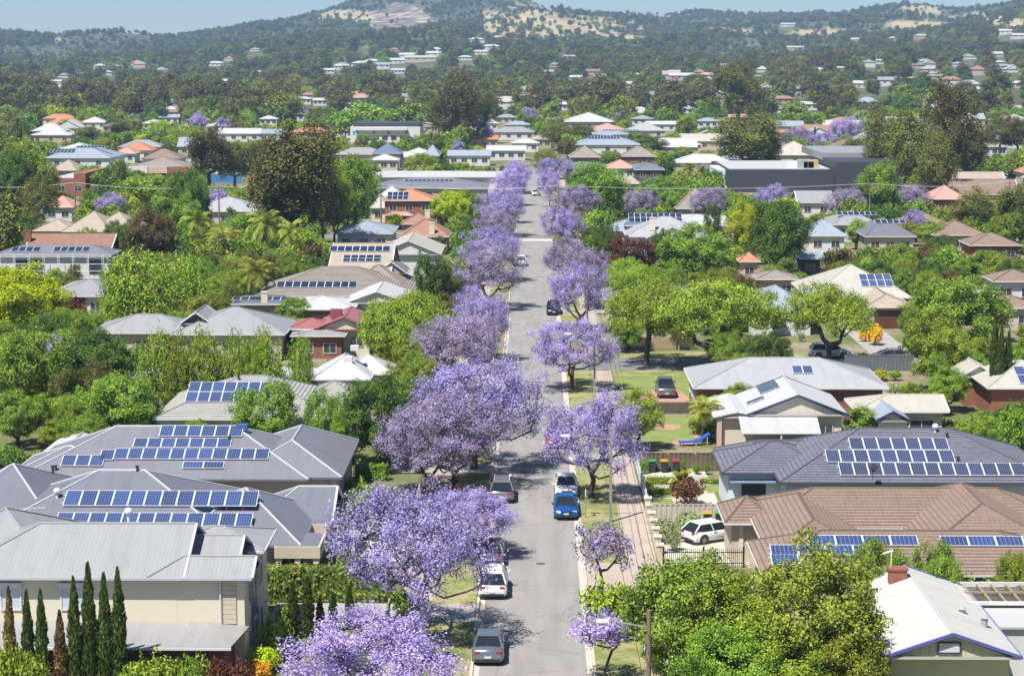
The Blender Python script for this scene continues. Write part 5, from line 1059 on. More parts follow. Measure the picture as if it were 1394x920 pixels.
def car(label, x, yb, kind, col, rz=0.0, facing=1, XY=None, group=None):
    """facing 1: drives away from the camera; the car's length runs along local y, front at +y"""
    K = {'sedan': dict(L=4.65, W=1.80, H=1.43, belt=.90, hood=.90, g=(-1.95, -1.0, .30, 1.30), tail=.99), 'hatch': dict(L=4.25, W=1.78, H=1.47, belt=.93, hood=.93, g=(-2.05, -1.45, .35, 1.30), tail=.97),
         'suv': dict(L=4.60, W=1.87, H=1.68, belt=1.04, hood=1.02, g=(-2.22, -1.75, .50, 1.30), tail=1.06), 'ute': dict(L=5.15, W=1.85, H=1.75, belt=1.10, hood=1.08, g=(-.45, -.30, .75, 1.35), tail=1.10)}[kind]
    L, W, H, belt = K['L'], K['W'], K['H'], K['belt']; q = P(x, yb) if XY is None else Vector((*XY, 0))
    if XY is None: q = q + Vector((0, L / 2, 0))
    r = empty('pickup' if kind == 'ute' else ('parked_car'), (q.x, q.y, .018), rz + (0 if facing > 0 else math.pi), label, 'pickup' if kind == 'ute' else 'car', group or 'cars along the street')
    LAND.append((q.x, q.y, None))
    st = [(-.5, .30, .62, .80), (-.49, .24, .80, .93), (-.46, .22, K['tail'] - .04, .975), (-.40, .2, K['tail'], 1.0), (-.25, .2, belt, 1.0), (0, .2, belt, 1.0), (.2, .2, belt - .01, 1.0), (.27, .2, belt - .02, 1.0), (.36, .2, K['hood'] - .09, .99), (.44, .22, K['hood'] - .2, .95), (.485, .24, .66, .86), (.5, .3, .52, .74)]
    b = MB(); ring = []
    for (t, z0, z1, wf) in st:
        w2 = W / 2 * wf; y = t * L; m_ = z0 + (z1 - z0) * .5
        ring.append([(-w2 * .9, y, z0), (-w2, y, z0 + .12), (-w2 * 1.01, y, m_), (-w2 * .97, y, z1 - .09), (-w2 * .86, y, z1), (0, y, z1 + .025), (w2 * .86, y, z1), (w2 * .97, y, z1 - .09), (w2 * 1.01, y, m_), (w2, y, z0 + .12), (w2 * .9, y, z0)])
    for i in range(len(ring) - 1):
        for k in range(len(ring[0])):
            k2 = (k + 1) % len(ring[0]); b.face([ring[i][k], ring[i][k2], ring[i + 1][k2], ring[i + 1][k]])
    b.face(ring[0][::-1]); b.face(ring[-1])
    bm_ = b.mesh('body', col, True); bo = bmesh.new(); bo.from_mesh(bm_); bmesh.ops.remove_doubles(bo, verts=bo.verts, dist=.001); bmesh.ops.recalc_face_normals(bo, faces=bo.faces); bo.to_mesh(bm_); bo.free(); body = link('body', bm_, r)
    bm_.polygons.foreach_set('use_smooth', [True] * len(bm_.polygons))
    ya, yb_, yc, yd = K['g']; wb, wt = W / 2 * .92, W / 2 * .68; zb = belt - .03; zt = H - .04
    lo = [(-wb, ya, zb), (wb, ya, zb), (wb, yd, zb), (-wb, yd, zb)]; hi = [(-wt, yb_, zt), (wt, yb_, zt), (wt, yc, zt), (-wt, yc, zt)]
    for nm, i, j in (('rear_window', 0, 1), ('side_window', 1, 2), ('windscreen', 2, 3), ('side_window', 3, 0)):
        g = MB(); g.face([lo[i], lo[j], hi[j], hi[i]]); g.build(nm, CGLASS, r)
    rf = MB(); rings = []
    for s_, dz in ((1.05, -.05), (1.02, .005), (.93, .04), (.7, .065)): cy = (yb_ + yc) / 2; rings.append([(px_ * s_, cy + (py_ - cy) * s_, zt + dz) for px_, py_, _ in hi])
    for i in range(3):
        for k in range(4): k2 = (k + 1) % 4; rf.face([rings[i][k], rings[i][k2], rings[i + 1][k2], rings[i + 1][k]])
    rf.face(rings[3]); rf.face(rings[0][::-1]); rf.build('roof', col, r)
    pl = MB()
    for k in range(4): pl.bar(lo[k], hi[k], .055, 5)
    for sx in (-1, 1): pl.bar((sx * wb * 1.005, (ya + yd) / 2 - .05, zb), (sx * wt * 1.01, (yb_ + yc) / 2, zt), .04, 4)
    pl.build('pillar', col, body)
    for sx in (-1, 1):
        for ty in (-.305, .305):
            wo = link('wheel', TYRE, r, (sx * (W / 2 - .10), ty * L, .335)); wo.scale = (1, 1, 1); link('rim', RIMM, wo).rotation_euler = (0, 0, 0 if sx > 0 else math.pi)
            am = MB(); am.bar((sx * (W / 2 - .22), ty * L, .36), (sx * (W / 2 + .012), ty * L, .36), .39, 16); am.build('wheel_arch', TRIMB, body)
        for nm, ty, m_, zz, dy in (('taillight', -.5, LAMPR, .80, .13), ('headlight', .5, LAMPW, .64, -.22)):
            lb = MB(); yy = ty * L + dy; lb.box(sx * W * .335 - .15, sx * W * .335 + .15, yy - .13, yy + .12, zz - .05, zz + .06); lb.build(nm, m_, r)
        mb = MB(); mb.box(sx * W / 2 - .02, sx * W / 2 + .16 * sx + .02, .78, .92, belt - .02, belt + .12) if sx > 0 else mb.box(-W / 2 - .16, -W / 2 + .02, .78, .92, belt - .02, belt + .12); mb.build('mirror', col, r)
        hd = MB(); hd.box(sx * (W / 2 + .005) - .012, sx * (W / 2 + .005) + .012, -.45, -.22, .80, .83); hd.build('door_handle', TRIMB, body)
    for ty, nm in ((-.5, 'rear_plate'), (.5, 'front_plate')):
        pb = MB(); yy = ty * L; pb.box(-.19, .19, yy - .03, yy + .03, .47, .57); pb.build(nm, PLATE, r)
        bb = MB(); bb.box(-W * .40, W * .40, yy - .035 + (.03 if ty > 0 else .0), yy + .035 - (.03 if ty > 0 else 0), .24, .40); bb.build('bumper', TRIMB, r)
    gr = MB(); gr.box(-.42, .42, L / 2 - .06, L / 2 + .012, .58, .68); gr.build('grille', TRIMB, r)
    if kind == 'ute': tb = MB(); tb.box(-W / 2 + .14, W / 2 - .14, -L / 2 + .18, -.55, belt - .2, belt + .04); tb.build('dark_tray_hollow', TRIMB, r)  # open tray: dark box in place of its hollow, shade put into the colour
    if kind == 'suv':
        for sx in (-1, 1): rb = MB(); rb.bar((sx * wt * .9, yb_ + .1, zt + .08), (sx * wt * .9, yc - .1, zt + .08), .025, 5); rb.build('roof_rail', ALU, r)
    return r
WHT = paint('white', (.72, .73, .74), 0); SIL = paint('silver', (.34, .36, .38), .6); GRY = paint('grey', (.17, .18, .20), .5)
car('silver sedan parked under the jacaranda beside the left kerb', 664, 907, 'sedan', paint('steel', (.22, .26, .30), .6))
car('white SUV parked with its rear lights towards the silver sedan', 670, 817, 'suv', WHT)
car('dark grey hatchback half hidden under jacaranda branches ahead of the white SUV', 668, 772, 'hatch', GRY)
car('silver grey wagon parked at the left kerb under purple branches', 683, 686, 'suv', paint('wagon_grey', (.24, .245, .255), .5))
car('blue sedan parked nose out at the right kerb', 771, 709, 'sedan', paint('blue', (.012, .10, .34), .35), facing=-1)
car('white sedan parked directly behind the blue sedan', 771, 680, 'sedan', WHT, facing=-1)
car('red car parked under the right jacaranda', 757, 612, 'hatch', paint('red', (.36, .012, .03), .2), facing=-1)
car('dark navy car parked at the right kerb under a jacaranda', 754, 430, 'suv', paint('navy', (.015, .03, .075), .4), facing=-1)
car('white car parked on the left far along the street', 709, 363, 'suv', WHT, facing=1)
car('white car driving along the far end of the street', 729, 267, 'sedan', WHT, facing=-1)
c_ = P(965, 741); car('white hatchback parked in the driveway behind the black gate', 0, 0, 'hatch', WHT, rz=R(-58), XY=(c_.x + .3, c_.y + 1.3), group='cars in driveways')
c_ = P(908, 543); car('silver grey pickup standing on the brick driveway', 0, 0, 'ute', paint('pickup_grey', (.20, .20, .21), .5), XY=(c_.x, c_.y + 2.6), group='cars in driveways')
c_ = P(1130, 487); car('white SUV parked side-on along the side street', 0, 0, 'suv', WHT, rz=R(-90), XY=(c_.x, c_.y + .3), group='cars on the side street')
c_ = P(1212, 492); car('silver sedan parked side-on behind the dark fence', 0, 0, 'sedan', SIL, rz=R(90), XY=(c_.x, c_.y + .3), group='cars on the side street')
for i, (px, py, cl) in enumerate(((1350, 232, WHT), (1338, 240, SIL), (1362, 240, WHT), (1376, 246, GRY), (1330, 226, WHT), (1352, 226, SIL), (1388, 244, WHT))):
    c_ = P(px, py); car('car in the crowded car park beyond the tall gums', 0, 0, 'suv' if i % 2 else 'sedan', cl, rz=R(75), XY=(c_.x, c_.y), group='cars in the far car park')
drv('car_park', P(1318, 236).x, P(1440, 236).x, P(1350, 250).y, P(1350, 222).y, ASPH2, .02); KEEP.append((1322, 1394, 222, 246, P(1350, 246).y))

# ------------------------------------------------------------------ poles and wires
STEEL = mat('galvanised_steel', (.27, .265, .255), .5, .15, 2); TIMB = mat('pole_timber', (.20, .155, .12), .9, .3, 2, bmp=.3); WIRE = mat('wire_black', (.03, .03, .032), .6, .1)
def pole(label, x, yb, h, timber, arm=0.0, cross=True, lamp=True, XY=None):
    q = P(x, yb) if XY is None else Vector((*XY, 0)); r = empty('street_lamp' if lamp else 'power_pole', (q.x, q.y, .1), 0, label, 'lamp' if lamp else 'pole', 'poles along the street'); b = MB()
    if timber: b.bar((0, 0, -.1), (0, 0, h), .16, 10, .11)
    else: b.box(-.10, .10, -.08, .08, -.1, h)
    b.build('pole', TIMB if timber else STEEL, r)
    if cross:
        for z in (h - .35, h - 1.1): c = MB(); c.box(-1.05, 1.05, -.06, .06, z - .06, z + .06); c.build('crossarm', TIMB if timber else STEEL, r)
        for x_ in (-.95, -.45, .45, .95):
            for z in (h - .29,): c = MB(); c.bar((x_, 0, z), (x_, 0, z + .2), .05, 8, .035); c.build('insulator', mat('insulator', (.5, .45, .4), .3), r)
    if lamp:
        c = MB(); c.bar((0, 0, h - .9), (-arm, 0, h - .55), .045, 6); c.build('lamp_arm', STEEL, r); c = MB(); c.box(-arm - .65, -arm, -.13, .13, h - .64, h - .5); hd = c.build('lamp_head', ALU, r); c = MB(); c.box(-arm - .6, -arm - .1, -.1, .1, h - .67, h - .642); c.build('lamp_lens', LAMPW, hd)
    return Vector((q.x, q.y, h + .1))
pA = pole('timber street lamp pole beside the big green tree on the footpath', 882, 1003, 6.5, True, 2.0, cross=False)
pB = pole('steel street lamp pole beside the blue sedan and jacaranda', 831, 712, 7.0, False, 3.0, cross=False)
pC = pole('steel street lamp pole beside the side street corner jacaranda', 809, 536, 6.6, False, 2.4, cross=False)
pD = pole('timber power pole beyond the side street corner', 799, 457, 7.2, True, lamp=False)
pE = pole('timber power pole far along the right footpath', 786, 352, 8.0, True, lamp=False)
p0 = Vector((pA.x + .5, 62, pA.z))
WN = 0
def wire(a, b_, sag, label, rr=.017, group='overhead wires'):
    m_ = MB(); n = 12; prev = None; c0 = (a + b_) / 2
    for i in range(n + 1):
        t = i / n; p_ = a.lerp(b_, t) - Vector((0, 0, 4 * sag * t * (1 - t))) - c0
        if prev is not None: m_.bar(prev, p_, rr, 4)
        prev = p_
    o = m_.build('overhead_wire', WIRE, None, c0); tag(o, label, 'wire', group); return o
for nm, (a, b_) in (('below the lamp by the big green tree', (p0, pA)), ('between the timber and steel lamp poles', (pA, pB)), ('from the blue sedan lamp pole to the side street corner', (pB, pC)), ('across the side street corner', (pC, pD)), ('beyond the side street corner', (pD, pE))):
    for dx in (-.95, -.45, .45, .95): wire(a + Vector((dx, 0, -.1)), b_ + Vector((dx, 0, -.1)), .5, 'thin black overhead wire ' + nm)
wire(pB + Vector((-.9, 0, -.1)), Vector((-9.0, pB.y - 6, 4.2)), .6, 'thin service wire crossing the road to the left gardens', .02)
TP = []
for px, yb, hh in ((-60, 318, 9.5), (104, 320, 10.0), (299, 322, 9.5), (519, 322, 9.8), (760, 326, 10), (1183, 318, 9.6), (1372, 318, 10.0), (1560, 316, 10)):
    q = P(px, yb); TP.append(pole('tall timber power pole on the cross street power line', 0, 0, hh, True, lamp=False, XY=(q.x, q.y)))
WIRE2 = mat('wire_bright', (.62, .60, .56), .5, .1)
for a, b_ in zip(TP, TP[1:]):
    for dx in (0.,): o = wire(a + Vector((0, 0, -.05)), b_ + Vector((0, 0, -.05)), .8, 'pale cable strung along the cross street power line', .05); o.data.materials[0] = WIRE2
q = P(797, 706); sg = empty('street_sign', (q.x, q.y, .1), 0, 'slim grey sign post on the verge beside the blue sedan', 'sign'); b = MB(); b.bar((0, 0, -.1), (0, 0, 2.1), .03, 8); b.build('post', STEEL, sg); b = MB(); b.box(-.03, .03, -.2, .2, 1.6, 2.1); b.build('sign_plate', ALU, sg)

# ------------------------------------------------------------------ right front gardens
def bins(x0, y0, cols, labels):
    for i, (cname, cc) in enumerate(cols):
        q = P(x0 + i * 16, y0); r = empty('wheelie_bin', (q.x, q.y, .02), 0, 'dark wheelie bin with %s lid %s' % (cname, labels), 'bin', 'wheelie bins'); b = MB()
        lo, hi, z1 = .22, .29, .95; b.v += [(-lo, -lo, .06), (lo, -lo, .06), (lo, lo, .06), (-lo, lo, .06), (-hi, -hi, z1), (hi, -hi, z1), (hi, hi, z1), (-hi, hi, z1)]
        for f_ in ((0, 3, 2, 1), (4, 5, 6, 7), (0, 1, 5, 4), (1, 2, 6, 5), (2, 3, 7, 6), (3, 0, 4, 7)): b.f.append(f_); b.mi.append(0)
        b.build('bin_body', mat('bin_green_black', (.022, .032, .027), .6), r); b = MB(); b.box(-.31, .31, -.33, .29, .952, 1.0); b.box(-.27, .27, -.28, .25, 1.0, 1.05); b.build('lid', mat('lid_' + cname, cc, .5, .08), r)
        b = MB(); b.bar((-.28, .35, .95), (.28, .35, .95), .025, 6); b.build('handle', mat('bin_green_black', (.03, .04, .03)), r)
        for sx in (-.24, .24): b = MB(); b.bar((sx - .03, .24, .09), (sx + .03, .24, .09), .1, 10); b.build('wheel', RUB, r)
YEL, GRN, REDL = ('yellow', (.62, .36, .02)), ('green', (.05, .32, .12)), ('red', (.42, .05, .07))
bins(888, 643, (GRN, YEL, REDL), 'by the brushwood fence'); bins(963, 716, (YEL, GRN, REDL), 'behind the white hatchback')
def fence(label, X0, Y0, X1, Y1, h, m, name='fence', post=2.4, pick=.12, gap=.0, w_=.03, postm=None, z=0., ph=.12):
    """panels between posts; each board or sheet rib panel is a piece of its own"""
    L = math.hypot(X1 - X0, Y1 - Y0); r = empty(name, (X0, Y0, z), math.atan2(Y1 - Y0, X1 - X0), label, 'fence'); n = max(1, round(L / post)); s_ = L / n
    pm = MB(); pm.box(-.06, .06, -.06, .06, -.05, h + ph); pm = pm.mesh('post', postm or m)
    for i in range(n + 1): link('post', pm, r, (i * s_, 0, 0))
    if pick >= post * .9:
        k = MB(); c = round(s_ / .2)
        for j in range(c):
            x0, x1 = .07 + j * (s_ - .14) / c, .07 + (j + 1) * (s_ - .14) / c; yy = .02 if j % 2 else -.02; k.box(x0 + .004, x1 - .004, yy - .012, yy + .012, .03, h)
        k.box(.062, s_ - .062, -.04, .04, h, h + .05); k = k.mesh('panel', m)
        for i in range(n): link('panel', k, r, (i * s_, 0, 0))
    else:
        k = MB(); k.box(-pick / 2, pick / 2, -w_ / 2, w_ / 2, .06, h); k = k.mesh('picket', m); c = int((s_ - .12) / (pick + gap))
        for i in range(n):
            for j in range(c): link('picket', k, r, (i * s_ + .06 + (j + .5) * (s_ - .12) / c, 0, 0))
            b = MB(); b.box(.06, s_ - .06, w_ / 2 + .001, w_ / 2 + .04, .25, .31); b.box(.06, s_ - .06, w_ / 2 + .001, w_ / 2 + .04, h - .3, h - .24); b.build('rail', m, r, (i * s_, 0, 0))
    return r
CBOND = mat('fence_sheet_cream', (.50, .45, .38), .6, .08); BLK = mat('gate_black', (.02, .02, .022), .5, .1); BRUSH = mat('brushwood', (.15, .115, .08), .95, .45, 1.2, fine=20, bmp=.8); STONE = mat('limestone', (.58, .50, .38), .9, .15, 2, bmp=.2); DFEN = mat('fence_sheet_slate', (.13, .15, .17), .6, .1)
a, b_ = P(872, 641), P(983, 641); fence('dense brown brushwood fence between the two front gardens', a.x, a.y, b_.x, b_.y, 1.5, BRUSH, 'brushwood_fence', 2.2, 3, ph=-.05)
a, b_ = P(888, 713), P(1002, 713); fence('cream ribbed steel fence behind the white hatchback', a.x, a.y, b_.x, b_.y, 1.45, CBOND, 'steel_fence', 2.4, 3)
a, b_ = P(903, 772), P(1012, 772); fence('black metal driveway gate between stone pillars', a.x, a.y, b_.x, b_.y, 1.3, BLK, 'driveway_gate', 2.7, .03, .1)
fence('white picket and steel fence along the right footpath', 8.55, 146, 8.55, 172, 1.35, mat('fence_blue_white', (.55, .60, .64), .6), 'picket_fence', 2.0, .07, .13)
wl = empty('garden_wall', (8.55, 138.7, 0), 0, 'low cream garden wall with capped stone pillars along the footpath', 'wall'); b = MB(); b.box(-.12, .12, -7.0, 7, 0, .75); b.build('wall_panel', STONE, wl)
for i in range(7): b = MB(); y = -7.5 + i * 2.4; b.box(-.22, .22, y - .22, y + .22, 0, 1.25); pl = b.build('pillar', STONE, wl); b = MB(); b.box(-.28, .28, y - .28, y + .28, 1.252, 1.36); b.build('pillar_cap', mat('stone_cap', (.66, .60, .52), .9), pl)
a, b_ = P(1150, 505), P(1243, 505); fence('dark slate steel fence along the side street', a.x, a.y, b_.x, b_.y, 1.7, DFEN, 'steel_fence', 2.4, 3)
a, b_ = P(826, 487), P(930, 478); fence('weathered timber paling fence under the spreading trees', P(826, 476).x, P(826, 476).y, P(945, 476).x, P(945, 476).y, 1.5, mat('paling', (.38, .29, .18), .9, .3), 'paling_fence', 2.4, .14, .02)
a, b_ = P(890, 563), P(960, 563); rw = empty('retaining_wall', (a.x, a.y, 0), 0, 'dark stone retaining wall below the brick driveway', 'wall')
for k in range(4):
    for j in range(9): b = MB(); L = (b_.x - a.x) / 9; b.box(j * L + .01 + (k % 2) * .2, (j + 1) * L - .01 + (k % 2) * .2, -.12 + random.uniform(0, .03), .2, k * .28, k * .28 + .27); b.build('stone', mat('stone_dark', (.12, .10, .085), .9, .4, 2, bmp=.4), rw)
# garden surfaces
G0, G1 = P(888, 713).y + .2, P(872, 641).y - .2; xh = 14.2
sheet('garden_gravel', [rectp(8.8, xh, G0, G1)], .02, GRAVEL); sheet('garden_path', [rectp(8.9, xh, P(900, 662).y, P(900, 648).y)], .026, DRIVE)
for (x0, y0, x1, y1) in ((884, 690, 915, 679), (963, 671, 978, 660), (930, 668, 960, 664), (884, 677, 920, 668), (985, 672, 1000, 660)): a, b_ = P(x0, y0), P(x1, y1); sheet('lawn_patch', [rectp(a.x, b_.x, a.y, b_.y)], .03, LAWN)
hg = LEAF['lime']; a, b_ = P(880, 655), P(918, 649)
def hedge_px(x0, x1, yf, dep, h_, m, label, **kw): a_, c_ = P(x0, yf), P(x1, yf); return hedge(a_.x, c_.x, a_.y, a_.y + dep, h_, m, label, **kw)
hedge_px(880, 918, 660, .9, .55, hg, 'low yellow-green box hedge beside the garden path', dens=60, leaf=.06); hedge_px(884, 920, 674, .8, .5, hg, 'low clipped yellow-green hedge around the small lawn', dens=60, leaf=.06); hedge_px(952, 984, 659, .7, .4, LEAF['lime'], 'low yellow-green hedge beside the slate blue tiled house', dens=60, leaf=.06); hedge_px(881, 890, 672, 3.2, .5, hg, 'short yellow-green hedge along the picket fence', dens=60, leaf=.06)
# lawn of the cream house with brick paths
a, b_ = P(868, 606), P(965, 570); sheet('front_lawn', [rectp(8.7, P(960, 590).x, P(900, 606).y, P(900, 566).y)], .02, LAWN)
def blob_sheet(name, cx, cy, rx, ry, z, m, n=22, sd=1):
    rr = random.Random(sd); q = P(cx, cy); e = P(cx + rx, cy).x - q.x; f_ = (P(cx, cy - ry).y - P(cx, cy + ry).y) / 2
    return sheet(name, [[(q.x + e * math.cos(t) * (1 + .12 * math.sin(3 * t + sd)), q.y + f_ * math.sin(t) * (1 + .12 * math.cos(2 * t + sd))) for t in (2 * math.pi * i / n for i in range(n))]], z, m)
blob_sheet('garden_bed', 905, 581, 20, 4, .026, BRICKPAVE, sd=1); blob_sheet('brick_path', 945, 585, 7, 14, .026, BRICKPAVE, sd=2); blob_sheet('brick_path', 930, 603, 18, 4, .027, BRICKPAVE, sd=3)
sheet('upper_lawn', [rectp(8.7, P(940, 520).x, P(880, 556).y, SIDE0 - 1)], .02, LAWN); blob_sheet('brick_driveway', 905, 540, 34, 10, .03, BRICKPAVE, sd=4)
q = P(945, 606); lg = empty('sun_lounger', (q.x, q.y, .02), R(10), 'bright blue sun lounger with raised back on the garden path', 'lounger'); LB = mat('fabric_bright_blue', (.02, .09, .55), .6, .1)
b = MB(); b.box(-1.4, .3, -.35, .35, .28, .38); b.build('seat', LB, lg); b = MB(); b.v += [(.3, -.35, .3), (.3, .35, .3), (1.35, .35, .98), (1.35, -.35, .98), (.3, -.35, .4), (.3, .35, .4), (1.35, .35, 1.08), (1.35, -.35, 1.08)]
for f_ in ((0, 1, 2, 3), (4, 7, 6, 5), (0, 4, 5, 1), (1, 5, 6, 2), (2, 6, 7, 3), (3, 7, 4, 0)): b.f.append(f_); b.mi.append(0)
b.build('backrest', LB, lg)
for x in (-1.2, .1, 1.1):
    for y in (-.3, .3): b = MB(); b.bar((x, y, 0), (x, y, .3 if x < 1 else .85), .03, 6); b.build('leg', FRAMEW, lg)
drv('driveway_right', 8.5, 14.6, P(900, 770).y - .3, P(900, 722).y, GRAVEL, .018); drv('crossover_right', HW + .2, 8.5, P(850, 806).y, P(850, 768).y, PAVE)
# left gardens
yd0, yd1 = P(500, 848).y, P(500, 823).y; drv('driveway_left', -16.0, -HW - .2, yd0, yd1)
hedge(-17.3, P(531, 820).x, P(450, 822).y, P(450, 822).y + 1.4, 2.25, LEAF['hedge'], 'tall clipped leafy hedge beside the left driveway', leaf=.12, dens=34)
drv('courtyard_left', -13.2, -8.5, P(480, 765).y, P(480, 705).y, GRAVEL, .03); drv('crossover_left', -8.5, -HW - .2, P(600, 722).y, P(600, 700).y, PAVE)
hedge_px(447, 526, 705, 1.0, 1.25, LEAF['lime'], 'bright yellow-green clipped hedge beside the slate roofed houses', dens=40); hedge_px(482, 527, 655, .9, 1.3, LEAF['mid'], 'clipped green hedge block beside the grey wall', dens=40); hedge_px(486, 527, 640, .9, .8, LEAF['olive'], 'low flat clipped hedge behind the green hedge block', dens=40)
a, b_ = P(500, 800), P(531, 765); fence('white timber fence panel behind the tall clipped hedge', P(443, 776).x, P(443, 776).y, P(482, 776).x, P(482, 776).y, 1.9, FRAMEW, 'timber_fence', 1.0, .09, .03)
fence('grey rendered front wall panels along the left footpath', -8.75, 112, -8.75, 117.5, 1.2, STONE, 'front_wall', 2.5, 3); fence('pale pillared front fence along the left footpath', -8.75, 137, -8.75, 152, 1.3, STONE, 'front_fence', 2.4, .05, .1)
for (y0, y1) in ((160, 163.5), (188, 191.5), (232, 235.5), (262, 265), (300, 303), (335, 338)): drv('driveway_left', -13, -HW - .2, y0, y1)
for (y0, y1) in ((165, 168), (236, 239.5), (262, 265), (292, 295), (330, 333)): drv('driveway_right', HW + .2, 13, y0, y1)
drv('garage_drive', P(1150, 470).x * 1.05, P(1228, 470).x, SIDE1, P(1200, 440).y, DRIVE, .034)

